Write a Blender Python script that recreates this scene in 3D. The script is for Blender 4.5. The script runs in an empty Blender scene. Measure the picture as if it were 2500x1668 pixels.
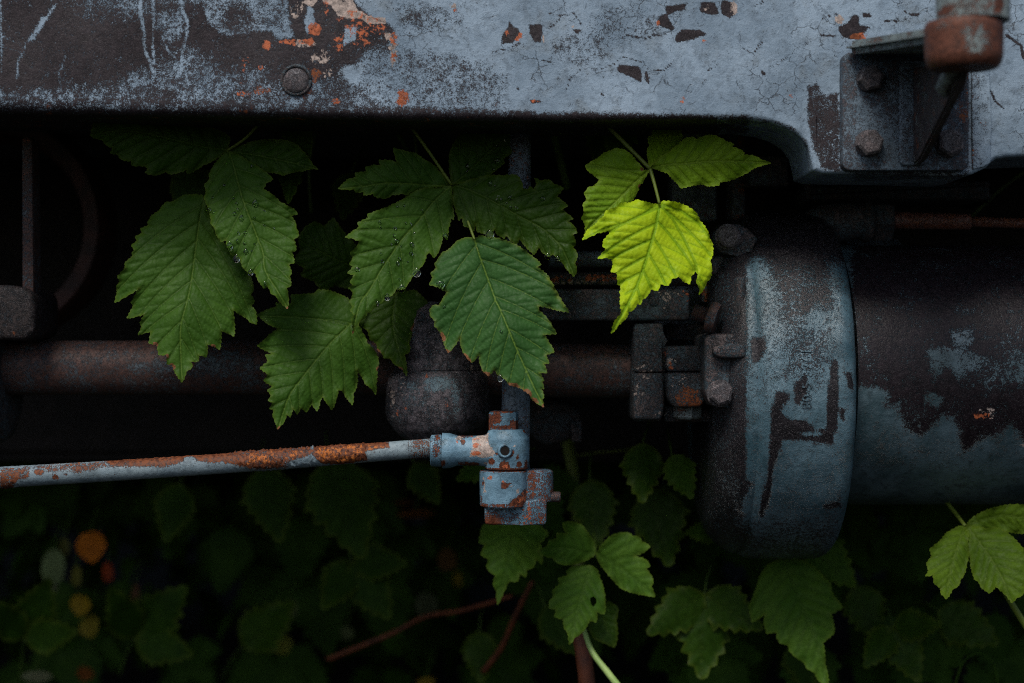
import bpy, bmesh, math, random
import numpy as np
from mathutils import Vector, Matrix
from mathutils.geometry import delaunay_2d_cdt
random.seed(7); RNG = np.random.default_rng(7)
SC = bpy.context.scene
COL = SC.collection
R = math.radians

# ------------------------------------------------------------------ camera
S = 0.00035          # metres per photo pixel on the plane Y = 0
D = 1.4              # camera distance from that plane
CZ = 0.50            # camera height
cam = bpy.data.cameras.new('camera'); camo = bpy.data.objects.new('camera', cam); COL.objects.link(camo)
camo.location = (0, -D, CZ); camo.rotation_euler = (R(90), 0, 0)
cam.sensor_width = 36; cam.lens = 36 * D / (2500 * S)
cam.clip_start = 0.02; cam.clip_end = 200
cam.dof.use_dof = True; cam.dof.focus_distance = D - 0.012; cam.dof.aperture_fstop = 2.7; cam.dof.aperture_blades = 0
SC.camera = camo
# ------------------------------------------------------------------ world, sun, exposure
SUN_EL, SUN_AZ = 54, 20      # elevation, degrees to the left of straight behind the camera
w = bpy.data.worlds.new("World"); SC.world = w; w.use_nodes = True
nt = w.node_tree; bg = nt.nodes['Background']
sky = nt.nodes.new('ShaderNodeTexSky'); sky.sky_type = 'NISHITA'; sky.sun_disc = False
sky.sun_elevation = R(SUN_EL); sky.sun_rotation = R(180 + SUN_AZ); sky.dust_density = 3.0; sky.air_density = 1.0
nt.links.new(sky.outputs[0], bg.inputs[0]); bg.inputs[1].default_value = 0.09
sl = bpy.data.lights.new('sun', 'SUN'); sl.energy = 2.4; sl.angle = R(20); sl.color = (1.0, 0.95, 0.88)
so = bpy.data.objects.new('sun', sl); COL.objects.link(so); so.location = (0, -3, 4)
sd = Vector((-math.sin(R(SUN_AZ)) * math.cos(R(SUN_EL)), -math.cos(R(SUN_AZ)) * math.cos(R(SUN_EL)), math.sin(R(SUN_EL))))
so.rotation_euler = (-sd).to_track_quat('-Z', 'Y').to_euler()
SC.view_settings.view_transform = 'Standard'; SC.view_settings.look = 'None'
SC.view_settings.exposure = 0.25; SC.view_settings.gamma = 1.0
SC.cycles.max_bounces = 5; SC.cycles.transparent_max_bounces = 6
SC.cycles.use_denoising = False; SC.cycles.use_adaptive_sampling = True; SC.cycles.adaptive_threshold = .006; SC.cycles.sample_clamp_indirect = 1.5; SC.cycles.denoising_prefilter = 'ACCURATE'; SC.cycles.pixel_filter_type = 'BLACKMAN_HARRIS'; SC.cycles.filter_width = 1.05

# ------------------------------------------------------------------ helpers
def P(px, py, Y=0.0):
    k = S * (D + Y) / D
    return ((px - 1250) * k, Y, CZ - (py - 834) * k)
def PX(n, Y=0.0): return n * S * (D + Y) / D
def pix(co):
    k = S * (D + co[:, 1]) / D
    return co[:, 0] / k + 1250, 834 - (co[:, 2] - CZ) / k
def T(o, s, pts): return [(o[0] + x / s, o[1] + y / s) for x, y in pts]

def empty(name, loc, label=None, cat=None, group=None):
    o = bpy.data.objects.new(name, None); COL.objects.link(o); o.location = loc; o.empty_display_size = .05
    if label: o['label'] = label
    if cat: o['category'] = cat
    if group: o['group'] = group
    return o
def tag(o, label=None, cat=None, group=None, kind=None):
    for k, v in (('label', label), ('category', cat), ('group', group), ('kind', kind)):
        if v: o[k] = v
    return o
def origin_of(parent):
    v = Vector((0, 0, 0))
    while parent is not None:
        v += parent.location; parent = parent.parent
    return v
def mesh(name, V, F, mat, parent=None, smooth=True, attrs=None, sharp=None):
    V = np.asarray(V, dtype=float)
    me = bpy.data.meshes.new(name)
    off = np.array(origin_of(parent))
    me.from_pydata((V - off).tolist(), [], F if isinstance(F, list) else [list(map(int, f)) for f in F])
    if attrs:
        for k, a in attrs.items():
            at = me.attributes.new(k, 'FLOAT', 'POINT'); at.data.foreach_set('value', np.asarray(a, dtype=np.float32))
    me.polygons.foreach_set('use_smooth', [smooth] * len(me.polygons))
    me.materials.append(mat); me.update()
    o = bpy.data.objects.new(name, me); COL.objects.link(o); o.parent = parent
    if smooth and sharp:
        try: me.set_sharp_from_angle(angle=R(sharp))
        except Exception: pass
    return o
def bm_out(name, bm, mat, parent, smooth=True, sharp=38, fields=None):
    bmesh.ops.recalc_face_normals(bm, faces=bm.faces[:])
    me = bpy.data.meshes.new(name); off = origin_of(parent)
    bmesh.ops.translate(bm, vec=-off, verts=bm.verts[:])
    bm.to_mesh(me); bm.free()
    me.polygons.foreach_set('use_smooth', [smooth] * len(me.polygons))
    if smooth: me.set_sharp_from_angle(angle=R(sharp))
    me.materials.append(mat)
    if fields: add_fields(me, off, fields)
    o = bpy.data.objects.new(name, me); COL.objects.link(o); o.parent = parent
    return o
def prism(bm, poly, Y0, Y1, bev=0.0, seg=2, taper=1.0):
    """px polygon at depth Y0 pushed straight back to Y1"""
    a = [bm.verts.new(P(x, y, Y0)) for x, y in poly]
    b = [bm.verts.new((v.co.x, Y1, v.co.z)) for v in a]
    n = len(a); fs = [bm.faces.new(a), bm.faces.new(b[::-1])]
    for i in range(n): fs.append(bm.faces.new((a[i], b[i], b[(i + 1) % n], a[(i + 1) % n])))
    if bev:
        es = list({e for f in fs for e in f.edges})
        bmesh.ops.bevel(bm, geom=es, offset=bev, segments=seg, affect='EDGES', profile=.5)
def tess(bm, maxlen):
    for _ in range(5):
        es = [e for e in bm.edges if e.calc_length() > maxlen]
        if not es: break
        bmesh.ops.subdivide_edges(bm, edges=es, cuts=1, use_grid_fill=True)
    bmesh.ops.triangulate(bm, faces=[f for f in bm.faces if len(f.verts) > 4])
def rect(x0, y0, x1, y1): return [(x0, y0), (x1, y0), (x1, y1), (x0, y1)]
def rrect(x0, y0, x1, y1, r, n=4):
    o = []
    for cx, cy, a0 in ((x0 + r, y0 + r, 180), (x1 - r, y0 + r, 270), (x1 - r, y1 - r, 0), (x0 + r, y1 - r, 90)):
        for i in range(n + 1):
            a = R(a0 + 90 * i / n); o.append((cx + r * math.cos(a), cy + r * math.sin(a)))
    return o
def frame(ax):
    ax = Vector(ax).normalized(); up = Vector((0, 0, 1)) if abs(ax.z) < .9 else Vector((0, -1, 0))
    u = ax.cross(up).normalized(); v = ax.cross(u).normalized()
    return ax, u, v
def lathe(c, ax, prof, n=48, a0=0, nz=None):
    """prof: (t along axis, radius). returns V, F"""
    ax, u, v = frame(ax); c = Vector(c); V = []; F = []
    for t, r in prof:
        for k in range(n):
            a = a0 + 2 * math.pi * k / n
            V.append(tuple(c + ax * t + (u * math.cos(a) + v * math.sin(a)) * r))
    m = len(prof)
    for i in range(m - 1):
        for k in range(n):
            F.append([i * n + k, i * n + (k + 1) % n, (i + 1) * n + (k + 1) % n, (i + 1) * n + k])
    F.append([k for k in range(n)]); F.append([(m - 1) * n + k for k in range(n)][::-1])
    return V, F
def bm_lathe(bm, c, ax, prof, n=48, a0=0):
    V, F = lathe(c, ax, prof, n, a0)
    vs = [bm.verts.new(v) for v in V]
    for f in F: bm.faces.new([vs[i] for i in f])
def dens(prof, step):
    o = [prof[0]]
    for (t0, r0), (t1, r1) in zip(prof, prof[1:]):
        k = max(1, int(math.hypot(t1 - t0, r1 - r0) / step))
        for i in range(1, k + 1): o.append((t0 + (t1 - t0) * i / k, r0 + (r1 - r0) * i / k))
    return o
def smoothpts(pts, sub=6):
    pts = [np.array(p, float) for p in pts]; o = []
    for i in range(len(pts) - 1):
        p0 = pts[max(i - 1, 0)]; p1 = pts[i]; p2 = pts[i + 1]; p3 = pts[min(i + 2, len(pts) - 1)]
        for k in range(sub):
            t = k / sub
            o.append(.5 * ((2 * p1) + (-p0 + p2) * t + (2 * p0 - 5 * p1 + 4 * p2 - p3) * t * t + (-p0 + 3 * p1 - 3 * p2 + p3) * t ** 3))
    o.append(pts[-1]); return o
def tube(pts, rad, n=16, jitter=0.0):
    """pts world; rad scalar or list"""
    pts = [Vector(p) for p in pts]; m = len(pts); V = []; F = []
    rad = [rad] * m if not hasattr(rad, '__len__') else rad
    pu = None
    for i in range(m):
        t = (pts[min(i + 1, m - 1)] - pts[max(i - 1, 0)]).normalized()
        if pu is None: _, u, v = frame(t)
        else:
            u = (pu - t * pu.dot(t)).normalized(); v = t.cross(u)
        pu = u
        for k in range(n):
            a = 2 * math.pi * k / n; r = rad[i] * (1 + jitter * (random.random() - .5))
            V.append(tuple(pts[i] + (u * math.cos(a) + v * math.sin(a)) * r))
    for i in range(m - 1):
        for k in range(n): F.append([i * n + k, i * n + (k + 1) % n, (i + 1) * n + (k + 1) % n, (i + 1) * n + k])
    F.append(list(range(n))[::-1]); F.append([(m - 1) * n + k for k in range(n)])
    return V, F
# ---- fields of wear
def sdf(px, py, poly):
    P_ = np.array(poly, float); n = len(P_); d = np.full(px.shape, 1e9); ins = np.zeros(px.shape, bool)
    for i in range(n):
        ax_, ay = P_[i]; bx, by = P_[(i + 1) % n]; ex, ey = bx - ax_, by - ay
        L = ex * ex + ey * ey + 1e-9
        t = np.clip(((px - ax_) * ex + (py - ay) * ey) / L, 0, 1)
        d = np.minimum(d, np.hypot(px - ax_ - t * ex, py - ay - t * ey))
        c = ((ay > py) != (by > py)) & (px < (bx - ax_) * (py - ay) / (by - ay + 1e-12) + ax_)
        ins ^= c
    return np.where(ins, d, -d)
def pline(px, py, pts):
    d = np.full(px.shape, 1e9)
    for (ax_, ay), (bx, by) in zip(pts, pts[1:]):
        ex, ey = bx - ax_, by - ay; L = ex * ex + ey * ey + 1e-9
        t = np.clip(((px - ax_) * ex + (py - ay) * ey) / L, 0, 1)
        d = np.minimum(d, np.hypot(px - ax_ - t * ex, py - ay - t * ey))
    return d
def compose(px, py, base, ops):
    w_ = np.full(px.shape, float(base))
    for op in ops:
        k, geo, val, soft = op
        if k == 'p': d = sdf(px, py, geo)
        elif k == 'l': d = geo[1] - pline(px, py, geo[0])
        else: d = geo[2] * (1 - np.hypot((px - geo[0]) / geo[2], (py - geo[1]) / geo[3]))   # ellipse
        s = np.clip(.5 + d / (2 * soft), 0, 1); s = s * s * (3 - 2 * s)
        w_ = w_ * (1 - s) + val * s
    return w_
def add_fields(me, off, fields):
    co = np.empty(len(me.vertices) * 3, dtype=np.float32); me.vertices.foreach_get('co', co)
    co = co.reshape(-1, 3).astype(float) + np.array(off)
    x, y = pix(co)
    for k, (b, ops) in fields.items():
        at = me.attributes.new(k, 'FLOAT', 'POINT'); at.data.foreach_set('value', compose(x, y, b, ops).astype(np.float32))

# ------------------------------------------------------------------ materials
class NT:
    def __init__(s, name):
        s.m = bpy.data.materials.new(name); s.m.use_nodes = True; s.t = s.m.node_tree
        s.bsdf = s.t.nodes['Principled BSDF']; s.out = s.t.nodes['Material Output']
        s.tc = s.t.nodes.new('ShaderNodeTexCoord')
    def n(s, k, **kw):
        x = s.t.nodes.new(k)
        for a, b in kw.items(): setattr(x, a, b)
        return x
    def L(s, a, b): s.t.links.new(a, b)
    def setin(s, sock, v):
        if hasattr(v, 'is_linked') or hasattr(v, 'links'): s.L(v, sock)
        else: sock.default_value = v
    def noise(s, scale, detail=4, rough=.6, dist=0, vec=None, off=0):
        x = s.n('ShaderNodeTexNoise'); x.inputs['Scale'].default_value = scale; x.inputs['Detail'].default_value = detail
        x.inputs['Roughness'].default_value = rough; x.inputs['Distortion'].default_value = dist
        v = vec or s.tc.outputs['Object']
        if off or vec is None and off:
            mp = s.n('ShaderNodeMapping'); mp.inputs['Location'].default_value = (off, off * .7, off * 1.3); s.L(v, mp.inputs[0]); v = mp.outputs[0]
        s.L(v, x.inputs['Vector']); return x.outputs['Fac']
    def math(s, op, a, b=0.0, c=None, clamp=False):
        x = s.n('ShaderNodeMath', operation=op, use_clamp=clamp); s.setin(x.inputs[0], a); s.setin(x.inputs[1], b)
        if c is not None: s.setin(x.inputs[2], c)
        return x.outputs[0]
    def attr(s, name): return s.n('ShaderNodeAttribute', attribute_name=name).outputs['Fac']
    def step(s, v, lo, hi, a=0., b=1.):
        x = s.n('ShaderNodeMapRange', interpolation_type='SMOOTHSTEP'); s.setin(x.inputs[0], v)
        x.inputs[1].default_value = lo; x.inputs[2].default_value = hi; x.inputs[3].default_value = a; x.inputs[4].default_value = b
        return x.outputs[0]
    def mix(s, f, a, b, mode='MIX'):
        x = s.n('ShaderNodeMix', data_type='RGBA', blend_type=mode); s.setin(x.inputs[0], f)
        for i, v in ((6, a), (7, b)):
            if isinstance(v, tuple): x.inputs[i].default_value = (*v[:3], 1)
            else: s.L(v, x.inputs[i])
        return x.outputs[2]
    def cen(s, f, amp): return s.math('MULTIPLY', s.math('SUBTRACT', f, .5), amp)

def metal(name, paint=((.13, .18, .24), (.20, .27, .34)), bare=((.022, .018, .020), (.055, .044, .045)),
          ora=(.42, .115, .048), cre=(.44, .36, .32), wear=0.0, spread=1.0, fine=1.0, rusty=0.15, crack=0.0, rough=.55, grit=.5, sc=1.0, spec=(.38, .22), rustcol=((.10, .028, .012), (.22, .07, .025))):
    g = NT(name)
    n1 = g.noise(45 * sc, 7, .62, .3); n2 = g.noise(330 * sc, 5, .65, .2, off=3.1); n3 = g.noise(1100, 3, .65, off=7.7)
    n4 = g.noise(18 * sc, 5, .6, off=11.); n5 = g.noise(120 * sc, 6, .7, .5, off=5.3)
    nz = g.math('ADD', g.math('ADD', g.cen(n1, .85 * spread), g.cen(n2, 1.35 * fine)), g.cen(n5, .6 * spread))
    nz = g.math('ADD', nz, g.cen(n3, 1.9 * fine))
    wv = g.math('ADD', g.math('ADD', g.attr('wear'), wear), nz)
    m = g.step(wv, .47, .53)
    on = g.math('ADD', g.attr('ora'), g.math('ADD', g.math('ADD', g.cen(n5, 2.6), g.cen(n2, 2.0)), g.cen(n3, 1.0)))
    om = g.math('MULTIPLY', g.step(on, .58, .64), g.step(g.attr('ora'), .06, .22))
    cn = g.math('ADD', g.attr('cre'), g.math('ADD', g.math('ADD', g.cen(g.noise(150, 6, .65, .4, off=21), 2.2), g.cen(n2, 1.8)), g.cen(n3, 1.0)))
    cm = g.math('MULTIPLY', g.step(cn, .55, .61), g.step(g.attr('cre'), .06, .22))
    pc = g.mix(g.step(n4, .35, .65), paint[0], paint[1])
    pc = g.mix(g.step(n5, .45, .68, 0, .6), pc, tuple(c * .5 for c in paint[0]))
    pc = g.mix(g.step(n1, .52, .72, 0, .45), pc, (paint[0][0] * .9, paint[0][1] * .75, paint[0][2] * .62))
    pc = g.mix(g.step(n3, .54, .70, 0, .45), pc, tuple(c * .45 for c in paint[0]))
    pc = g.mix(g.step(n2, .55, .8, 0, .35), pc, tuple(min(1, c * 1.35) for c in paint[1]))
    bc = g.mix(g.step(n5, .35, .7), bare[0], bare[1])
    if grit >= 1: bc = g.mix(g.step(n5, .44, .60, .65, 0), bc, tuple(c * .3 for c in bare[0]))
    bc = g.mix(g.step(n3, .55, .66, 0, .5 * grit), bc, (.19, .18, .19))  # pale grit specks, also standing in for glints of glossy pits
    bc = g.mix(g.step(n2, .56, .70, 0, .55), bc, tuple(c * 1.9 for c in bare[1]))
    rr = g.mix(g.step(n2, .35, .65), rustcol[0], rustcol[1])
    rm = g.step(g.math('ADD', g.math('ADD', g.noise(70 * sc, 6, .65, off=31), rusty - .15), g.math('MULTIPLY', g.attr('rst'), .6)), .60, .68)
    bc = g.mix(rm, bc, rr)
    c = g.mix(m, pc, bc)
    hgt = g.math('MULTIPLY', g.math('ADD', m, g.math('MULTIPLY', g.step(wv, .36, .47), -.35)), -1.5)
    if crack:
        mp = g.n('ShaderNodeVectorMath', operation='ADD'); g.L(g.tc.outputs['Object'], mp.inputs[0])
        nn = g.n('ShaderNodeTexNoise'); nn.inputs['Scale'].default_value = 90; nn.inputs['Detail'].default_value = 3; g.L(g.tc.outputs['Object'], nn.inputs['Vector'])
        sc_ = g.n('ShaderNodeVectorMath', operation='SCALE'); g.L(nn.outputs['Color'], sc_.inputs[0]); sc_.inputs[3].default_value = .018
        g.L(sc_.outputs[0], mp.inputs[1])
        vo = g.n('ShaderNodeTexVoronoi', feature='DISTANCE_TO_EDGE'); vo.inputs['Scale'].default_value = 62; g.L(mp.outputs[0], vo.inputs['Vector'])
        ck = g.math('MULTIPLY', g.step(vo.outputs['Distance'], .005, .026, 1, 0), g.step(g.noise(38, 4, .65, off=41), .50, .60))
        ck = g.math('MULTIPLY', ck, g.math('SUBTRACT', 1, m)); ck = g.math('MULTIPLY', ck, crack)
        c = g.mix(g.math('MULTIPLY', ck, .62), c, (.03, .032, .038))
        hgt = g.math('SUBTRACT', hgt, g.math('MULTIPLY', ck, .8))
    c = g.mix(cm, c, g.mix(g.step(n2, .4, .65), tuple(x * .5 for x in cre), cre))
    c = g.mix(om, c, g.mix(g.step(n2, .38, .6), tuple(x * .45 for x in ora), ora))
    g.L(c, g.bsdf.inputs['Base Color'])
    g.setin(g.bsdf.inputs['Roughness'], g.math('ADD', g.step(n2, .3, .7, rough - .12, rough + .14), g.math('MULTIPLY', m, -.05)))
    g.setin(g.bsdf.inputs['Specular IOR Level'], g.step(m, 0, 1, spec[0], spec[1]))
    h = g.math('ADD', g.math('ADD', hgt, g.math('MULTIPLY', n2, .55)), g.math('ADD', g.math('MULTIPLY', n3, .40 * grit + .08), g.math('MULTIPLY', n5, .5)))
    b = g.n('ShaderNodeBump'); b.inputs['Strength'].default_value = .85; b.inputs['Distance'].default_value = .0009 + .0006 * max(0, grit - .5)
    g.L(h, b.inputs['Height']); g.L(b.outputs[0], g.bsdf.inputs['Normal'])
    return g.m

def leafmat(name, c1, c2, vein, veinstr=.5, transl=.25, rough=.45, brown=(.11, .05, .022), spec=.09, tip=(.10, .13, .015), inter=None):
    g = NT(name)
    n1 = g.noise(30, 5, .6); n2 = g.noise(260, 4, .6, off=2); n3 = g.noise(900, 3, .6, off=9)
    c = g.mix(g.step(n1, .35, .65), c1, c2)
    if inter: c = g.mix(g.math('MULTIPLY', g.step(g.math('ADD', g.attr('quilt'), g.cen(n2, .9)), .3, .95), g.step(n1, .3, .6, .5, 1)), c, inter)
    c = g.mix(g.step(n2, .5, .75, 0, .35), c, tuple(x * .6 for x in c1))
    c = g.mix(g.math('MULTIPLY', g.step(g.attr('vein'), .25, .9), veinstr), c, vein)
    c = g.mix(g.math('MULTIPLY', g.step(g.attr('quilt'), .12, .42, 0, 1), g.step(g.attr('quilt'), .42, .8, .35, 0)), c, tuple(x * .45 for x in c1))  # darker band beside the veins paints shade into the creases
    c = g.mix(g.math('MULTIPLY', g.attr('rim'), .4), c, tip)
    bm_ = g.step(g.math('ADD', g.attr('brown'), g.cen(n2, .8)), .45, .6)
    c = g.mix(bm_, c, g.mix(g.step(n3, .4, .6), brown, tuple(min(1, x * 1.8) for x in brown)))
    g.L(c, g.bsdf.inputs['Base Color']); g.bsdf.inputs['Specular IOR Level'].default_value = spec
    g.setin(g.bsdf.inputs['Roughness'], g.step(n2, .3, .7, rough - .08, rough + .12))
    vo = g.n('ShaderNodeTexVoronoi', feature='SMOOTH_F1'); vo.inputs['Scale'].default_value = 420; g.L(g.tc.outputs['Object'], vo.inputs['Vector'])
    h = g.math('ADD', g.math('MULTIPLY', vo.outputs['Distance'], -.7), g.math('MULTIPLY', n2, .8))
    b = g.n('ShaderNodeBump'); b.inputs['Strength'].default_value = .5; b.inputs['Distance'].default_value = .0009
    g.L(h, b.inputs['Height']); g.L(b.outputs[0], g.bsdf.inputs['Normal'])
    tr = g.n('ShaderNodeBsdfTranslucent'); g.L(g.mix(1.0, c, (1.0, 1.0, .45), 'MULTIPLY'), tr.inputs[0]); g.L(b.outputs[0], tr.inputs['Normal'])
    mx = g.n('ShaderNodeMixShader'); mx.inputs[0].default_value = transl
    g.L(g.bsdf.outputs[0], mx.inputs[1]); g.L(tr.outputs[0], mx.inputs[2]); g.L(mx.outputs[0], g.out.inputs[0])
    return g.m
def plain(name, col, col2=None, rough=.7, scale=40, bump=.3, dist=.002):
    g = NT(name); n = g.noise(scale, 6, .6); n2 = g.noise(scale * 8, 4, .6, off=3)
    g.L(g.mix(g.step(n, .35, .65), col, col2 or tuple(c * .5 for c in col)), g.bsdf.inputs['Base Color'])
    g.bsdf.inputs['Roughness'].default_value = rough; g.bsdf.inputs['Specular IOR Level'].default_value = .3
    b = g.n('ShaderNodeBump'); b.inputs['Strength'].default_value = bump; b.inputs['Distance'].default_value = dist
    g.L(g.math('ADD', n2, n), b.inputs['Height']); g.L(b.outputs[0], g.bsdf.inputs['Normal']); return g.m

M_BEAM = metal('peeling blue paint', paint=((.15, .215, .285), (.245, .33, .42)), crack=1.0, spread=.9, fine=.85, rusty=.02, bare=((.011, .008, .010), (.027, .021, .025)))
M_BRK = metal('worn bracket paint', paint=((.07, .11, .15), (.12, .17, .22)), wear=.36, spread=.9, rusty=.05, bare=((.03, .028, .034), (.065, .055, .062)))
M_SOCK = metal('rusted socket paint', paint=((.14, .18, .19), (.22, .27, .27)), wear=.38, rusty=.5, sc=1.1, spread=1.3, rustcol=((.05, .022, .015), (.135, .050, .030)), fine=.8)
M_DISC = metal('gritty housing paint', paint=((.028, .068, .090), (.085, .150, .190)), spread=.55, fine=1.3, rusty=-.1, grit=.8, rough=.38, bare=((.006, .0055, .007), (.015, .013, .016)), spec=(.55, .25))
M_DRUM = metal('flaking drum paint', paint=((.026, .054, .066), (.085, .135, .165)), spread=1.5, fine=1.2, rusty=0, grit=.35, rough=.42, bare=((.005, .0035, .005), (.013, .009, .012)), spec=(.5, .22))
M_DARK = metal('dark oily iron', paint=((.03, .05, .065), (.06, .09, .11)), wear=.52, rusty=.06, grit=1.0, rough=.5, bare=((.022, .016, .016), (.075, .058, .058)))
M_PIPE = metal('brown rusted pipe', paint=((.05, .07, .09), (.08, .11, .13)), wear=.62, rusty=.12, rough=.5, grit=.6, bare=((.036, .020, .017), (.078, .040, .033)), rustcol=((.06, .022, .014), (.12, .045, .022)))
M_ROD = metal('rust eaten rod paint', paint=((.115, .165, .20), (.19, .25, .28)), rusty=.9, spread=.9, fine=.9, rough=.6, grit=.3, rustcol=((.05, .017, .010), (.17, .055, .022)), ora=(.38, .115, .022))
M_JOINT = metal('chipped joint paint', paint=((.065, .135, .19), (.15, .27, .36)), spread=.9, fine=.7, rusty=.3, rough=.42, sc=1.6, rustcol=((.045, .016, .010), (.14, .042, .02)))
M_BOLT = metal('pale worn bolt', paint=((.08, .08, .09), (.13, .12, .13)), wear=.5, grit=1.2, rusty=.1, rough=.42, bare=((.05, .04, .042), (.13, .11, .115)))
M_POST = metal('dull blue post', paint=((.06, .09, .12), (.13, .17, .21)), wear=.28, rusty=.25, rough=.45)

# ------------------------------------------------------------------ the setting: ground, and a bank added to close off back light
def terrain():
    xs = np.concatenate([np.linspace(-40, -3, 14), np.linspace(-2.6, 2.6, 53), np.linspace(3, 40, 14)])
    ys = np.concatenate([np.linspace(-30, -2, 12), np.linspace(-1.6, 4, 57), np.linspace(4.6, 60, 16)])
    V = []; F = []
    for y in ys:
        for x in xs:
            z = .018 * math.sin(3.1 * x + 1.7 * y) + .02 * math.sin(5.3 * y - 2.2 * x) - .03
            t = min(max((y - 1.5) / 1.6, 0), 1); z += .95 * t * t * (3 - 2 * t)  # rise added behind to keep light out of the backdrop
            V.append((x, y, z))
    n = len(xs)
    for j in range(len(ys) - 1):
        for i in range(n - 1): F.append([j * n + i, j * n + i + 1, (j + 1) * n + i + 1, (j + 1) * n + i])
    g = mesh('ground', V, F, plain('shade dark soil', (.009, .009, .006), (.005, .007, .004), .95, 30, .8, .01))  # soil colour near black, holding the shade of the backdrop
    g['kind'] = 'structure'
terrain()

# ------------------------------------------------------------------ THE MACHINE
MACH = empty('old_machine', (0, .1, 0), 'weathered blue and dark iron machine with peeling paint, rusty pipes and bolts, overgrown by leaves', 'machine')

# beam -------------------------------------------------
YB = -0.06
bot = [(-420, 268), (0, 275), (500, 284), (1000, 294), (1400, 297), (1700, 293), (1830, 292), (1885, 300), (1925, 314), (1955, 334), (1972, 358), (1980, 391), (1985, 416), (2010, 423), (2061, 424), (2200, 426), (2345, 430), (2375, 425), (2410, 408), (2422, 396), (2432, 388), (2460, 384), (2560, 380), (2920, 375)]
def resample(pts, step):
    pts = [np.array(p, float) for p in pts]; out = [pts[0]]; acc = 0
    for a, b in zip(pts, pts[1:]):
        L = np.linalg.norm(b - a); k = max(1, int(round(L / step)))
        for i in range(1, k + 1): out.append(a + (b - a) * i / k)
    return out
bp = resample(bot, 4.5); nb = len(bp)
bpa = np.array(bp); tan = np.gradient(bpa, axis=0)
for _ in range(6): tan[1:-1] = (tan[:-2] + tan[1:-1] + tan[2:]) / 3
tan /= np.linalg.norm(tan, axis=1)[:, None]
nrm = np.stack([tan[:, 1], -tan[:, 0]], 1)          # pointing up/in
rad = np.interp(bpa[:, 0], [0, 500, 1000, 1500, 1800, 1980, 2500], [32, 30, 25, 20, 17, 11, 12])
topx = np.linspace(-420, 2920, nb)
rows = []
inner = bpa + nrm * rad[:, None]
top = np.stack([topx * .0 + inner[:, 0] * .35 + topx * .65, np.full(nb, -230.)], 1)
NR = 118
for j in range(NR + 1):
    t = j / NR; t = t ** .92
    p = top * (1 - t) + inner * t; rows.append((p[:, 0], p[:, 1], np.zeros(nb)))
for j in range(1, 10):
    a = R(90 * j / 9); p = inner - nrm * (rad * math.sin(a))[:, None]; rows.append((p[:, 0], p[:, 1], rad * (1 - math.cos(a)) * S * .9))
for dy in (.02, .05, .09): rows.append((bpa[:, 0], bpa[:, 1], rad * S * .9 + dy))
V = []
for px, py, dY in rows:
    k = S * (D + YB) / D
    wob = .0006 * np.sin(px * .011 + py * .02) + .0005 * np.sin(px * .031 - py * .017 + 1)
    V.append(np.stack([(px - 1250) * k, YB + dY + wob, CZ - (py - 834) * k], 1))
V = np.concatenate(V); F = []
idx = np.arange(nb - 1)
for j in range(len(rows) - 1):
    a = j * nb + idx; F.extend(np.stack([a, a + 1, a + nb + 1, a + nb], 1).tolist())
bx, by = pix(V)
c1 = lambda pts: T((0, 0), 2.35, pts)
c3 = lambda pts: T((850, 0), 2.7647, pts)
c4 = lambda pts: T((1700, 0), 2.9375, pts)
dsp = lambda pts: [(x / .94, y / .94) for x, y in pts]
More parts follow.
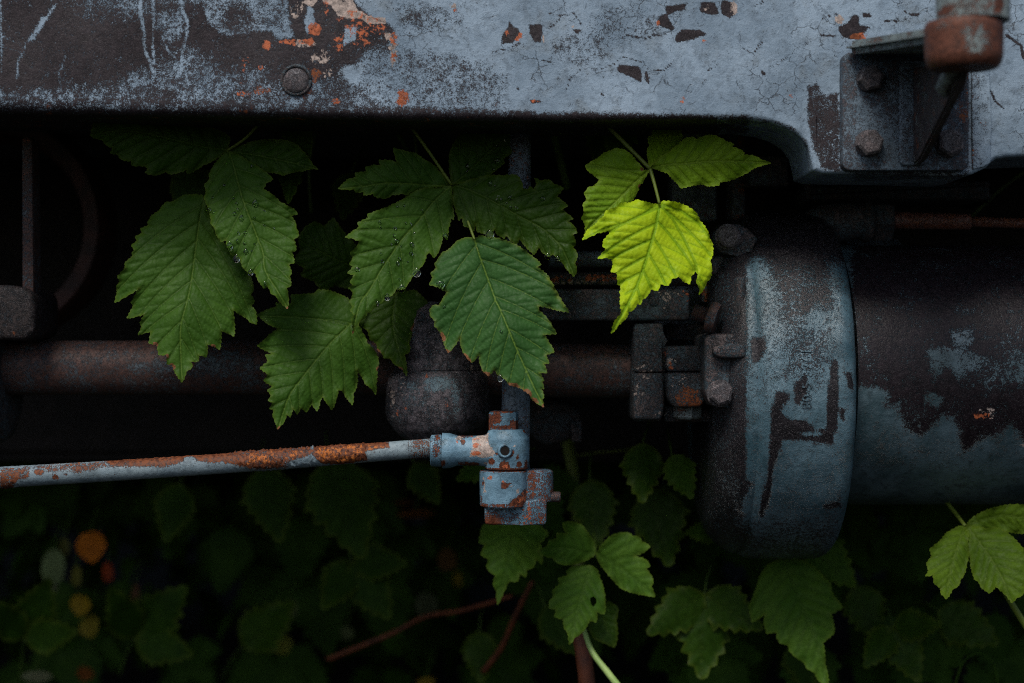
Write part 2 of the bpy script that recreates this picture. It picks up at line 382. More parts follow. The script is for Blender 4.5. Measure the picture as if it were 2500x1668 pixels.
beam_wear = [
    ('p', c1([(-1000, -600), (1650, -600), (2020, -20), (2080, 60), (2150, 110), (2235, 130), (2275, 200), (2275, 385), (1960, 380), (1900, 480), (1800, 610), (1500, 620), (-1000, 640)]), .80, 7),
    ('p', c1([(-1000, 520), (500, 500), (800, 400), (1000, 290), (1110, 250), (1180, 320), (1220, 300), (1250, 400), (1500, 400), (1640, 480), (1900, 420), (2300, 380), (2400, 700), (-1000, 700)]), .50, 22),
    ('p', c1([(-1000, -600), (1150, -600), (1150, 20), (1000, 60), (600, 110), (420, 60), (300, -5), (150, -20), (-1000, -30)]), .53, 22),
    ('p', c1([(1155, -600), (1660, -600), (1655, 80), (1690, 215), (1600, 228), (1560, 180), (1450, 180), (1330, 208), (1260, 190), (1190, 130), (1170, 60)]), .40, 5),
    ('p', c1([(1250, 20), (1420, 30), (1450, 120), (1380, 170), (1300, 150)]), .58, 12),
    ('p', c1([(890, 60), (1050, 50), (1070, 170), (1000, 260), (930, 220), (890, 150)]), .46, 12),
    ('l', (c1([(800, -40), (805, 60), (825, 170), (830, 290), (860, 360), (880, 410)]), 4.5), .25, 2.5),
    ('l', (c1([(878, -40), (882, 120), (875, 260), (885, 370)]), 3.5), .30, 2.5),
    ('l', (c1([(1030, -40), (1045, 60), (1078, 130), (1070, 210), (1045, 290), (1040, 400)]), 3.8), .28, 2.5),
    ('l', (c1([(930, 200), (965, 300)]), 2.5), .35, 3),
    ('l', (c1([(325, 20), (270, 100), (210, 180), (150, 250), (130, 300), (100, 360), (98, 450)]), 3.2), .30, 2.5),
    ('l', (c1([(250, 110), (190, 215)]), 6), .28, 3),
    ('l', (c1([(5, 0), (8, 200), (10, 420)]), 2.5), .35, 2.5),
    ('l', (c1([(0, 205), (130, 260)]), 1.5), .4, 2),
    ('l', (c1([(0, 265), (120, 300)]), 1.5), .4, 2),
    ('l', (c1([(375, 320), (340, 420), (350, 520)]), 2), .42, 3),
    ('p', c1([(1960, 400), (2090, 350), (2170, 370), (2150, 450), (2000, 480)]), .05, 5),
    ('p', c1([(1770, 20), (1800, 60), (1810, 150), (1760, 200), (1745, 130)]), .12, 4),
    ('p', c1([(1980, 150), (2050, 150), (2040, 230), (1970, 260)]), .12, 4),
    ('p', [(870, 130), (960, 110), (1100, 120), (1240, 180), (1240, 270), (900, 275)], .36, 30),
    ('p', [(960, 0), (1120, 10), (1130, 60), (980, 120)], .33, 30),
    ('e', (1420, 120, 70, 40), .30, 20), ('e', (1520, 60, 90, 50), .32, 25),
    ('p', c3([(1090, 150), (1110, 180), (1150, 195), (1155, 240), (1110, 290), (1035, 295), (1035, 245), (1070, 205)]), 1.05, 4),
    ('p', c3([(1225, 170), (1310, 168), (1300, 285), (1262, 280), (1225, 220)]), 1.05, 4),
    ('p', c3([(1515, 195), (1575, 200), (1545, 232)]), 1., 1.5),
    ('p', c3([(2140, 40), (2240, 35), (2285, 22), (2270, 60), (2200, 80), (2150, 105), (2200, 190), (2190, 208), (2100, 170), (2100, 110), (2150, 95)]), 1.05, 4),
    ('p', c3([(2205, 250), (2250, 198), (2380, 205), (2420, 235), (2330, 265), (2210, 290)]), .95, 2),
    ('p', c3([(1818, 470), (1830, 440), (1960, 450), (1978, 480), (1975, 555), (1910, 520), (1840, 490)]), 1.05, 4),
    ('p', c3([(2000, 480), (2020, 490), (2035, 580), (2015, 560)]), .9, 2),
    ('p', c3([(1130, 590), (1160, 592), (1145, 615)]), .95, 1.5), ('p', c3([(1705, 625), (1725, 640), (1720, 670)]), .95, 1.5),
    ('p', c3([(1225, 680), (1300, 675), (1300, 690), (1240, 700)]), .95, 2),
    ('p', c4([(20, 80), (40, 15), (130, 20), (165, 100), (100, 110)]), .95, 2), ('p', c4([(180, 0), (265, 20), (280, 90), (240, 130), (180, 100)]), .95, 2),
    ('p', c4([(1010, 200), (1080, 170), (1130, 105), (1170, 120), (1160, 180), (1250, 190), (1190, 240), (1180, 290), (1050, 270)]), .95, 2),
    ('p', c4([(1190, 95), (1250, 90), (1255, 120), (1200, 130)]), .9, 2), ('p', c4([(460, 500), (505, 530), (480, 550)]), .95, 2),
    ('p', c4([(790, 620), (860, 600), (930, 680), (1020, 660), (1035, 900), (1030, 1225), (900, 1220), (835, 1060), (800, 880)]), .66, 8),
    ('p', c4([(1130, 330), (1960, 330), (1960, 1300), (1130, 1300)]), .5, 8),
    ('l', (c4([(2225, 255), (2290, 300), (2330, 330), (2345, 420)]), 3), .95, 2),
    ('l', (c4([(2110, 650), (2140, 720), (2200, 780)]), 2.5), .9, 2),
]
beam_wear += [('p', [(-420, 240), (400, 244), (1000, 262), (1500, 276), (1830, 280), (1830, 330), (-420, 330)], .58, 8), ('p', [(-420, 262), (900, 276), (1750, 288), (1750, 340), (-420, 340)], .8, 5), ('l', ([(1830, 290), (1890, 298), (1930, 312), (1965, 345), (1978, 400)], 6), .5, 8)]
# curled crack lines
for pts in (c3([(980, 345), (1080, 330), (1160, 290)]), c3([(1350, 90), (1440, 100), (1400, 165), (1350, 190)]), c3([(1440, 100), (1530, 95), (1575, 170)]),
            c3([(1470, 610), (1500, 530), (1570, 470), (1700, 470), (1800, 430)]), c3([(1880, 240), (2010, 260), (2060, 240), (2140, 232)]),
            c3([(1800, 420), (1860, 385), (1980, 420)]), c3([(2050, 470), (2130, 480), (2180, 430)]), c3([(1290, 400), (1380, 425)]),
            c4([(900, 130), (960, 115), (1020, 95)]), c4([(1500, 90), (1560, 110), (1640, 95)]), c4([(420, 45), (470, 20), (480, 0)]), c4([(340, 350), (410, 390), (460, 310), (500, 300)]),
            c4([(520, 505), (600, 450), (700, 370), (800, 305)]), c4([(1290, 140), (1400, 155), (1500, 140)]), c4([(890, 255), (1000, 255)]), c4([(80, 510), (150, 470)])):
    beam_wear.append(('l', (pts, 1.3), .85, 1.6))
beam_cre = [
    ('p', c1([(1850, -60), (2010, -20), (2050, 50), (2110, 90), (2150, 95), (2215, 100), (2215, 135), (2110, 140), (2060, 105), (2010, 110), (1930, 90), (1900, 30), (1850, 10)]), .95, 4),
    ('p', c1([(1660, 40), (1720, 30), (1760, -30), (1830, -30), (1820, 20), (1740, 60), (1700, 110), (1670, 100)]), .75, 6),
    ('e', (745, 105, 28, 12), .62, 8), ('e', (955, 88, 14, 14), .72, 6), ('e', (958, 112, 12, 12), .7, 6), ('e', (785, 140, 26, 20), .52, 8), ('e', (800, 180, 20, 12), .5, 6),
    ('e', (1107, 15, 9, 6), .8, 3), ('e', (1327, 95, 3, 9), .9, 1.5), ('e', (1398, 65, 4, 4), .9, 2), ('e', (1790, 20, 10, 18), .75, 4), ('e', (1725, 18, 12, 8), .6, 4), ('e', (2050, 48, 12, 12), .8, 4),
    ('e', (730, 20, 16, 16), .4, 8), ('e', (960, 140, 10, 26), .58, 6)]
beam_ora = [
    ('e', (768, 70, 17, 18), .95, 6), ('e', (720, 102, 40, 8), .72, 6), ('e', (760, 104, 12, 10), .85, 5), ('e', (650, 110, 12, 12), .80, 5),
    ('e', (637, 165, 8, 8), .7, 5), ('e', (600, 155, 10, 20), .52, 8), ('e', (830, 110, 14, 18), .65, 8), ('e', (960, 95, 12, 16), .72, 6), ('e', (865, 60, 12, 16), .55, 7),
    ('e', (860, 32, 14, 8), .7, 5), ('e', (915, 48, 18, 8), .78, 5), ('e', (795, 20, 12, 20), .6, 6), ('e', (880, 75, 60, 40), .46, 30), ('e', (960, 140, 12, 14), .68, 6),
    ('e', (980, 240, 16, 20), .82, 6), ('e', (820, 248, 10, 8), .7, 5), ('e', (595, 228, 20, 8), .58, 6), ('e', (630, 225, 12, 8), .5, 6),
    ('e', (1237, 82, 4, 9), .95, 2), ('e', (1262, 95, 7, 5), .9, 3), ('e', (1272, 86, 5, 8), .95, 2), ('e', (1110, 25, 6, 3), .8, 2), ('e', (1608, 57, 5, 7), 1., 2),
    ('e', (1720, 100, 6, 3), .8, 2), ('e', (1935, 235, 8, 5), .7, 4), ('e', (1667, 245, 6, 10), .6, 5), ('e', (2105, 90, 12, 10), .75, 4), ('e', (1305, 247, 12, 4), .7, 4)]
beam_rst = [('e', (980, 245, 26, 26), .9, 10), ('e', (750, 205, 60, 40), .35, 20), ('e', (620, 215, 50, 20), .4, 20), ('p', rect(-300, 250, 1300, 320), .22, 14), ('e', (2105, 90, 30, 12), .9, 8)]
BEAM = mesh('beam', V, F, M_BEAM, MACH, True, dict(wear=compose(bx, by, .06, beam_wear), cre=compose(bx, by, 0, beam_cre), ora=compose(bx, by, 0, beam_ora), rst=compose(bx, by, 0, beam_rst)))

# deck and panel behind the beam: unseen, added to keep daylight off below
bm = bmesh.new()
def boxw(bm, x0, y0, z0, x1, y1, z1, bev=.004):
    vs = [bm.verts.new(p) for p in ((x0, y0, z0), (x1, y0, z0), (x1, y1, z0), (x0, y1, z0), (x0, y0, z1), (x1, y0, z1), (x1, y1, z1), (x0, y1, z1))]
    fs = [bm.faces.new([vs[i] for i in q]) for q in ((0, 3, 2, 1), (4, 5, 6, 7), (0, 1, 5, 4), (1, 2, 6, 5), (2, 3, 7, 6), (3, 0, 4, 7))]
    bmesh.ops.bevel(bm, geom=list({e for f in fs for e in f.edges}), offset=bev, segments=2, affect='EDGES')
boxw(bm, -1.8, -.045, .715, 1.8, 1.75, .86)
bm_out('shade_deck', bm, M_DARK, MACH)
bm = bmesh.new(); boxw(bm, -.95, .52, .36, .62, 1.0, .713, .012); boxw(bm, -.3, .50, .50, -.1, .519, .66, .006); boxw(bm, .1, .495, .47, .3, .519, .68, .006)  # block added as dark backing; its black stands in for shade
bm_out('shade_block', bm, plain('shade black iron', (.012, .010, .010), (.006, .006, .006), .8, 40, .5, .003), MACH)
bm = bmesh.new(); boxw(bm, -1.8, 1.76, .16, 1.8, 1.80, .86)  # far panel, added to shut out light from behind
bm_out('shade_panel', bm, M_DARK, MACH)

# bolt in the beam
def bolthead(c, ax, r, h, kind='hex', rot=0, mat=M_BRK, parent=MACH, name='bolt', washer=0, fields=None):
    bm = bmesh.new(); n = 6 if kind == 'hex' else 32
    if washer: bm_lathe(bm, Vector(c) , ax, [(0, washer), (h * .22, washer), (h * .28, washer * .96)], 32)
    if kind == 'dome':
        pr = [(r * .42 * math.sin(R(a)), r * math.cos(R(a))) for a in range(0, 89, 11)]
        bm_lathe(bm, c, ax, pr, n)
    else:
        b = h * .16; bm_lathe(bm, c, ax, [(0, r), (h - b, r), (h, r - b * 1.3)], n, rot)
    return bm_out(name, bm, mat, parent, kind == 'dome' or n > 6, 30, fields)
bm = bmesh.new(); prism(bm, [(2372, 120), (2416, 120), (2420, 300), (2419, 398), (2400, 408), (2374, 414)], YB - .0025, YB + .003, .0012, 2); tess(bm, .006)
bm_out('edge_strip', bm, M_BEAM, BEAM, fields=dict(wear=(.2, [('l', ([(2372, 120), (2374, 414)], 3), .5, 4)]), rst=(.3, [])))
riv = bolthead(P(723, 198, YB), (0, -1, 0), PX(30), .008, 'dome', mat=M_BOLT, parent=BEAM, name='rivet')
bm = bmesh.new(); rp = []
for a in range(0, 361, 12): rp.append(Vector(P(723 + 35 * math.cos(R(a)), 196 + 35 * math.sin(R(a)), YB)))
Vt, Ft = tube(rp, .0016, 8)
mesh('rivet_rim', Vt, Ft, M_DARK, BEAM)

# bracket ------------------------------------------------
YP = YB - .012
bm = bmesh.new(); prism(bm, rrect(2057, 128, 2366, 416, 18), YP, YB + .002, .0015); tess(bm, .006)
BR = bm_out('bracket', bm, M_BRK, MACH, fields=dict(wear=(.12, [('e', (2120, 290, 60, 50), -.12, 30), ('p', rect(2170, 150, 2200, 420), -.15, 20), ('e', (2330, 230, 25, 60), .2, 20)]),
     ora=(0, [('e', (2160, 330, 3, 3), .9, 2)]), rst=(0, [('p', rect(2290, 170, 2370, 300), .5, 20)])))
bm = bmesh.new(); prism(bm, rrect(2196, 150, 2268, 404, 14), YP - .0035, YP, .0016, 3)
bm_out('rib', bm, M_BRK, BR)
for x, y, r in ((2122, 194, 29), (2120, 351, 30), (2316, 351, 31), (2325, 200, 30)):
    bolthead(P(x, y, YP), (0, -1, 0), PX(r + 3, YP), .011, 'hex', R(12 if x < 2200 else 28), M_BOLT, BR, 'bolt', washer=PX(r + 3.5, YP))
# gusset web, shelf, socket, column
X0 = P(2238, 0, YP)[0]
def zpy(py, Y): return P(0, py, Y)[2]
bm = bmesh.new()
prof = [(YP, zpy(165, YP)), (-.215, zpy(150, -.215)), (-.205, zpy(205, -.205)), (YP - .02, zpy(392, YP - .02)), (YP, zpy(404, YP))]
a = [bm.verts.new((X0 - .0035, y, z)) for y, z in prof]; b = [bm.verts.new((X0 + .0035, y, z)) for y, z in prof]
bm.faces.new(a); bm.faces.new(b[::-1])
for i in range(5): bm.faces.new((a[i], b[i], b[(i + 1) % 5], a[(i + 1) % 5]))
bmesh.ops.bevel(bm, geom=bm.edges[:], offset=.0016, segments=2, affect='EDGES')
bm_out('gusset', bm, M_SOCK, BR, fields=dict(wear=(.35, []), rst=(-.5, [])))
bm = bmesh.new()      # shelf: slanting plate from the bracket's top edge out to the socket
Lz = zpy(134, YP)
sh = [(P(2060, 0, YP)[0], YP, Lz), (P(2364, 0, YP)[0], YP, Lz), (P(2420, 0, -.215)[0], -.215, zpy(104, -.215)), (P(2262, 0, -.215)[0], -.215, zpy(104, -.215))]
a = [bm.verts.new(v) for v in sh]; b = [bm.verts.new((v[0], v[1], v[2] + .011)) for v in sh]
bm.faces.new(a); bm.faces.new(b[::-1])
for i in range(4): bm.faces.new((a[i], b[i], b[(i + 1) % 4], a[(i + 1) % 4]))
bmesh.ops.bevel(bm, geom=bm.edges[:], offset=.0048, segments=4, affect='EDGES')
bm_out('shelf', bm, M_SOCK, BR)
YS = -.225
sk = lambda r0: PX(r0, YS)
cx, _, cz = P(2353, 0, YS); zt = zpy(36, YS - .03); zb = zpy(150, YS - .03)
bm = bmesh.new(); r = sk(93)
bm_lathe(bm, (cx, YS, zb), (0, 0, 1), dens([(0, r * .86), (.003, r * .96), (.008, r), (zt - zb - .003, r * 1.02), (zt - zb, r * .97)], .004), 48)
bm_out('socket', bm, M_SOCK, BR, fields=dict(wear=(.55, [('p', [(2340, 60), (2395, 50), (2412, 90), (2400, 130), (2372, 140), (2352, 110)], .12, 16), ('e', (2305, 60, 26, 16), .25, 12), ('p', rect(2240, 135, 2460, 160), .9, 8)]), rst=(0.8, [])))
bm = bmesh.new(); r = sk(88)
bm_lathe(bm, (cx + sk(22), YS, zt + .001), (0, 0, 1), dens([(0, r), (.12, r)], .005), 48)
bm_out('column', bm, M_SOCK, BR, fields=dict(wear=(-.05, [('e', (2440, 12, 12, 12), .8, 5), ('e', (2330, 30, 60, 5), .6, 5)]), rst=(.3, [])))
V_, F_ = tube([P(2338, 146, -.215), P(2322, 175, -.20), P(2300, 215, -.18), P(2308, 235, -.178)], [.0062, .0056, .005, .002], 12)
mesh('socket_pin', V_, F_, M_SOCK, BR)

# big round housing ------------------------------------------------
YC = .135; ZC = P(0, 941, YC)[2]
def px2x(px, Y): return P(px, 0, Y)[0]
RH = (zpy(522, YC) - zpy(1360, YC)) / 2
xl, xr = px2x(1838, 0.0), px2x(2083, 0.0)
def arc(cx_, cy_, r_, a0, a1, n): return [(cx_ + r_ * math.cos(R(a0 + (a1 - a0) * i / n)), cy_ + r_ * math.sin(R(a0 + (a1 - a0) * i / n))) for i in range(n + 1)]
rb = .017
pr = [(xl - .030, RH * .30), (xl - .030, RH * .70), (xl - .028, RH * .80), (xl - .024, RH * .86), (xl - .018, RH * .905), (xl - .010, RH * .945)]
pr += [(xl - .002, RH * .968)] + [(xl + rb - rb * math.cos(R(a)), RH - rb * .7 + rb * .7 * math.sin(R(a))) for a in range(30, 91, 12)]
pr += [(x_, y_) for x_, y_ in [(xl + (xr - xl) * .5, RH * 1.004)]] + [(xr - .014 + .014 * math.sin(R(a)), RH - .014 + .014 * math.cos(R(a))) for a in range(0, 91, 12)] + [(xr, RH * .7), (xr, RH * .3)]
V_, F_ = lathe((0, YC, ZC), (1, 0, 0), dens(pr, .0028), 300)
V_ = np.array(V_); hx, hy = pix(V_)
dn = .0006 * np.sin(hx * .05 + hy * .03) * np.sin(hy * .021); V_[:, 1] += dn
cA = lambda pts: T((1500, 450), 2.35, pts)
cB = lambda pts: T((1600, 1050), 2.537, pts)
dw = [('p', cA([(700, -100), (1500, -100), (1500, 440), (1280, 470), (1200, 520), (1100, 560), (980, 560), (850, 440), (700, 420)]), .95, 26),
      ('p', cA([(850, 440), (1250, 440), (1260, 700), (1100, 780), (950, 760), (900, 600)]), .66, 30),
      ('p', cA([(960, 780), (1240, 800), (1240, 1000), (1150, 1150), (980, 1100)]), .47, 30),
      ('p', rect(1690, 500, 1822, 1200), .97, 7), ('p', [(1690, 1180), (1822, 1180), (1812, 1240), (1785, 1300), (1780, 1400), (1690, 1400)], .85, 14), ('p', cA([(830, 440), (930, 560), (960, 900), (960, 1200), (800, 1300), (770, 900), (840, 700)]), .20, 22),  # left side face set bare and dark to carry its shade
      ('p', cA([(1230, 460), (1340, 460), (1350, 640), (1270, 620)]), .25, 16),
      ('p', cA([(1080, 780), (1150, 700), (1240, 750), (1200, 850), (1120, 830)]), .12, 12),
      ('p', cA([(790, 880), (860, 890), (870, 940), (830, 1010), (790, 1030)]), 1.1, 5),
      ('p', cA([(1035, 1150), (1100, 1090), (1110, 1240), (1035, 1260)]), 1.1, 3),
      ('p', cA([(940, 1190), (1000, 1210), (1000, 1240), (950, 1290), (980, 1340), (1090, 1360), (1150, 1400), (1210, 1410), (1220, 1330), (1230, 1180), (1250, 1010), (1280, 1010), (1280, 1380), (1240, 1500), (1200, 1480), (1040, 1470), (960, 1470), (930, 1570), (890, 1570), (895, 1400), (900, 1300)]), 1.15, 3.5),
      ('p', cA([(1040, 1420), (1170, 1410), (1200, 1450), (1100, 1450)]), 0, 3),
      ('p', cA([(1290, 1290), (1330, 1280), (1320, 1360), (1295, 1340)]), 1.1, 3), ('p', cA([(1320, 1070), (1360, 1080), (1375, 1180), (1350, 1180)]), 1.1, 3),
      ('p', cB([(720, -20), (790, -20), (765, 120), (740, 200), (720, 330), (690, 470), (670, 535), (640, 530), (670, 400), (690, 300), (710, 120)]), 1.15, 3.5),
      ('p', cB([(530, 300), (600, 330), (560, 400), (530, 420)]), .9, 5), ('p', cB([(1040, 460), (1130, 440), (1150, 400), (1150, 480), (1050, 490)]), .95, 4),
      ('p', cB([(300, 0), (450, -50), (560, -400), (450, -1200), (250, -1200)]), .75, 20),
      ('p', cB([(440, 600), (700, 560), (1150, 520), (1200, 900), (400, 900)]), .50, 50), ('p', cB([(300, 0), (470, 0), (520, 500), (600, 700), (300, 700)]), .78, 26)]
HOUS = mesh('round_housing', V_, F_, M_DISC, MACH, True, dict(wear=compose(hx, hy, .06, dw), rst=compose(hx, hy, 0, [('p', cA([(880, 1180), (1290, 1000), (1290, 1480), (1000, 1500), (880, 1700)]), .25, 20), ('p', cA([(1030, 1130), (1110, 1090), (1110, 1260), (1035, 1260)]), .4, 5)])), 50)
# raised casting number, reading upwards
def on_housing(x, z, lift):
    d = RH * 1.003 + lift; return (x, YC - math.sqrt(max(d * d - (z - ZC) ** 2, 1e-6)), z)
cu = bpy.data.curves.new('num', 'FONT'); cu.body = '80-5 3761'; cu.size = .0150; cu.extrude = .0003; cu.align_x = 'CENTER'; cu.space_character = 1.05; cu.bevel_depth = .0002
tob = bpy.data.objects.new('num', cu); COL.objects.link(tob)
me = bpy.data.meshes.new_from_object(tob.evaluated_get(bpy.context.evaluated_depsgraph_get())); bpy.data.objects.remove(tob)
co = np.empty(len(me.vertices) * 3); me.vertices.foreach_get('co', co); co = co.reshape(-1, 3)
tx, tz = P(1968, 922, 0)[0], P(0, 922, 0)[2]
nv = [Vector(on_housing(tx - c[1] * .8, tz + c[0] * .80, c[2] + .0002)) - MACH.location for c in co]
me.vertices.foreach_set('co', np.array(nv).ravel()); me.materials.clear(); me.materials.append(M_DISC)
add_fields(me, MACH.location, dict(wear=(.2, [('p', rect(1900, 925, 2000, 1100), .5, 10)])))
o = bpy.data.objects.new('casting_number', me); COL.objects.link(o); o.parent = HOUS

# drum to the right
YD = .118; ZD = P(0, 915, YD)[2]; RD = (zpy(596, YD) - zpy(1226, YD)) / 2
x0, x1 = px2x(2082, YD) - .02, px2x(2900, YD)
V_, F_ = lathe((0, YD, ZD), (1, 0, 0), dens([(x0, RD * .5), (x0, RD), (x1, RD), (x1, RD * .5)], .0034), 260)
V_ = np.array(V_); hx, hy = pix(V_)
dw = [('p', cA([(1360, -500), (3200, -500), (3200, 1400), (2700, 1330), (2340, 1480), (2280, 1380), (2150, 1440), (2100, 1450), (2010, 1540), (1980, 1420), (1940, 1340), (1880, 1340), (1760, 1450), (1660, 1400), (1620, 1280), (1560, 1290), (1550, 1180), (1420, 1150), (1360, 1160)]), .86, 17),
      ('p', cA([(1370, 850), (1480, 860), (1480, 1000), (1440, 1100), (1370, 1150)]), .62, 20),
      ('p', cA([(1790, 940), (1960, 940), (2080, 960), (2140, 1000), (2080, 1060), (1980, 1100), (1900, 1050), (1830, 1130), (1810, 1050)]), .12, 12),
      ('p', cA([(1930, 850), (2060, 830), (2060, 920), (1960, 940)]), .15, 10), ('p', cA([(1800, 780), (1870, 770), (1850, 820)]), .3, 14),
      ('p', cA([(1980, 720), (2080, 720), (2060, 750), (2000, 750)]), .46, 12),
      ('p', cA([(2100, 980), (3200, 850), (3200, 1180), (2300, 1160), (2100, 1200)]), .47, 30),
      ('p', cA([(1790, 1180), (1900, 1230), (1850, 1280), (1780, 1260)]), .05, 6),
      ('p', cA([(1740, 1350), (1760, 1400), (1745, 1410)]), .05, 4)]
DRUM = mesh('drum', V_, F_, M_DRUM, MACH, True, dict(wear=compose(hx, hy, .02, dw), cre=compose(hx, hy, 0, [('e', (2410, 1010, 24, 14), .42, 14), ('e', (2500, 1080, 14, 16), .5, 10)]), ora=compose(hx, hy, 0, [('e', (2400, 1015, 24, 10), .42, 10)])), 50)
# dull dome behind the housing, above the drum
bm = bmesh.new(); bm_lathe(bm, (px2x(2055, .24), .24, zpy(650, .24)), (1, 0, 0), dens([(0, .012), (.0, .030), (.03, .031), (.055, .026), (.068, .012)], .004), 48)
bm_out('drum_cap', bm, M_POST, DRUM)

# ears, web, bolts and bosses left of the housing
YE = .035
ear = T((1500, 450), 2.35, [(575, 330), (572, 290), (600, 245), (650, 225), (720, 228), (765, 250), (832, 318), (800, 350), (770, 375), (760, 410), (720, 412), (660, 405), (620, 400), (590, 370)])
bm = bmesh.new(); prism(bm, ear, YE, YE + .03, .003, 3)
bm_out('ear', bm, M_DARK, HOUS)
bm = bmesh.new(); prism(bm, cA([(556, 415), (640, 410), (690, 430), (775, 418), (775, 520), (740, 540), (620, 530), (556, 520)]), YE + .012, YE + .06, .0035, 3)
bm_out('ear_base', bm, M_DARK, HOUS)
YL = -.006
bm = bmesh.new(); prism(bm, cA([(700, 530), (745, 530), (755, 560), (752, 1300), (700, 1300), (700, 890)]), YL + .008, YE + .09, .003, 3)
prism(bm, cA([(610, 545), (668, 545), (680, 620), (672, 700), (650, 850), (600, 850)]), YE + .035, YE + .08, .003, 3)
bm_out('web', bm, M_DARK, HOUS)
bm = bmesh.new(); prism(bm, cA([(520, 870), (560, 856), (700, 858), (702, 1295), (620, 1280), (560, 1278), (520, 1200)]), YL, YE + .05, .003, 3); tess(bm, .005)
LUG = bm_out('lug', bm, M_DARK, HOUS, fields=dict(wear=(.0, [('p', cA([(640, 1100), (710, 1080), (710, 1290), (620, 1280)]), -.35, 10), ('e', (1757, 880, 22, 8), -.4, 6)]), ora=(0, [('e', (1772, 910, 5, 4), .8, 3)]), cre=(0, [('e', (1790, 955, 4, 8), .6, 4)])))
bm = bmesh.new(); prism(bm, cA([(560, 955), (575, 928), (610, 915), (760, 915), (760, 1000), (610, 1000), (575, 985)]), YL - .010, YL + .001, .0035, 4)
bm_out('rib', bm, M_DARK, HOUS)
bolthead(P(1777, 579, YE), (0, -1, 0), PX(27), .010, 'round', 0, M_BOLT, HOUS, 'bolt', washer=PX(33))
bolthead(P(1757, 961, YL), (0, -1, 0), PX(29), .012, 'hex', R(20), M_BOLT, HOUS, 'bolt', washer=PX(33), fields=dict(cre=(.12, []), ora=(.08, [])))
# short clamp bolt
bm = bmesh.new()
c0 = Vector(P(1692, 762, YL + .01)); c1_ = Vector(P(1738, 776, YL + .006)); axd = (c1_ - c0).normalized(); L = (c1_ - c0).length
pr = []
for i in range(14): pr.append((L * i / 14 * .8, .0062 + (.0012 if i % 2 else 0)))
bm_lathe(bm, c0, axd, pr, 20)
bm_lathe(bm, c0 + axd * L * .8, axd, [(0, .0128), (.002, .0138), (.006, .0138), (.008, .0125)], 28)
bm_out('clamp_bolt', bm, M_PIPE, HOUS)

# bearing block (two bosses) with its nut
bm = bmesh.new(); prism(bm, cA([(112, 800), (280, 795), (285, 905), (300, 930), (290, 1290), (265, 1362), (110, 1362), (100, 1100)]), .052, .13, .003, 2)
prism(bm, cA([(112, 880), (276, 880), (280, 1078), (112, 1078)]), .045, .0525, .002, 2); prism(bm, cA([(110, 1084), (282, 1084), (288, 1280), (266, 1352), (112, 1352)]), .042, .0525, .003, 3)
prism(bm, cA([(300, 930), (500, 925), (520, 1000), (518, 1075), (302, 1075)]), .032, .11, .003, 3); prism(bm, cA([(300, 1082), (520, 1080), (522, 1245), (498, 1280), (345, 1285), (308, 1235)]), .027, .11, .004, 3)
prism(bm, cA([(285, 1270), (520, 1285), (600, 1320), (600, 1365), (285, 1365)]), .06, .12, .003, 2); tess(bm, .006)
prism(bm, cA([(290, 800), (520, 800), (520, 900), (290, 900)]), .10, .15, .004, 2)
for e in []: pass
BB = bm_out('bearing_block', bm, M_DARK, MACH, fields=dict(cre=(0, [('e', (1640, 885, 18, 14), .62, 8), ('e', (1575, 960, 30, 40), .42, 12), ('e', (1660, 940, 26, 26), .42, 12), ('e', (1610, 1010, 18, 10), .5, 6), ('e', (1575, 900, 30, 12), .38, 10)]),
      ora=(0, [('e', (1628, 864, 5, 5), .95, 3), ('e', (1636, 893, 4, 12), .85, 3), ('e', (1607, 925, 6, 12), .6, 4), ('e', (1588, 967, 4, 5), .9, 3)]), rst=(0, [('e', (1690, 985, 36, 8), 1.2, 6)])))
bolthead(P(1678, 990, .05), (0, 0, -1), .0125, .012, 'hex', .3, M_SOCK, BB, 'nut')

# cross bars and plates behind the bright spray
bm = bmesh.new(); prism(bm, rrect(1322, 706, 1684, 783, 10), .05, .08, .003, 3); tess(bm, .006)
BAR = bm_out('cross_bar', bm, M_DARK, MACH, fields=dict(wear=(-.06, []), ora=(0, [('e', (1672, 727, 9, 22), .62, 6), ('e', (1668, 735, 18, 8), .62, 6), ('e', (1700, 712, 6, 10), .7, 5)]), cre=(0, [('e', (1630, 718, 30, 6), .42, 8)])))
bolthead(P(1596, 735, .05), (0, -1, 0), PX(14), .004, 'dome', 0, M_DARK, BAR, 'rivet')
V_, F_ = tube([P(1290, 682, .09), P(1520, 682, .09), P(1720, 684, .09)], PX(16, .09), 20); V_ = np.array(V_)
V_, F_ = tube([P(x, 682, .09) for x in range(1290, 1721, 6)], PX(17, .09), 24); hx, hy = pix(np.array(V_))
mesh('thin_pipe', V_, F_, M_DARK, MACH, True, dict(ora=compose(hx, hy, 0, [('e', (1370, 683, 30, 8), .75, 6), ('e', (1460, 680, 40, 10), .72, 6), ('e', (1500, 676, 20, 8), .7, 6)]), cre=compose(hx, hy, 0, [('e', (1400, 690, 60, 6), .6, 6), ('e', (1475, 688, 40, 8), .6, 6)])))
V_, F_ = tube([P(x, 634, .11) for x in range(1340, 1640, 6)], PX(20, .11), 24)
mesh('upper_pipe', V_, F_, M_POST, MACH)
bm = bmesh.new()
prism(bm, rect(1640, 300, 1750, 540), .16, .20, .003); prism(bm, rect(1600, 640, 1760, 800), .13, .15, .003)
bm_out('back_plate', bm, M_POST, MACH)
bm = bmesh.new(); prism(bm, rect(1786, 300, 1820, 545), .12, .16, .003); tess(bm, .008)
bm_out('upright_bar', bm, M_DARK, MACH, fields=dict(wear=(-.08, []), ora=(0, [('e', (1806, 525, 10, 14), .72, 6), ('e', (1806, 490, 10, 10), .6, 6)]), rst=(.3, [])))
bm = bmesh.new(); prism(bm, rect(1712, 640, 1750, 740), .08, .10, .003); tess(bm, .006)
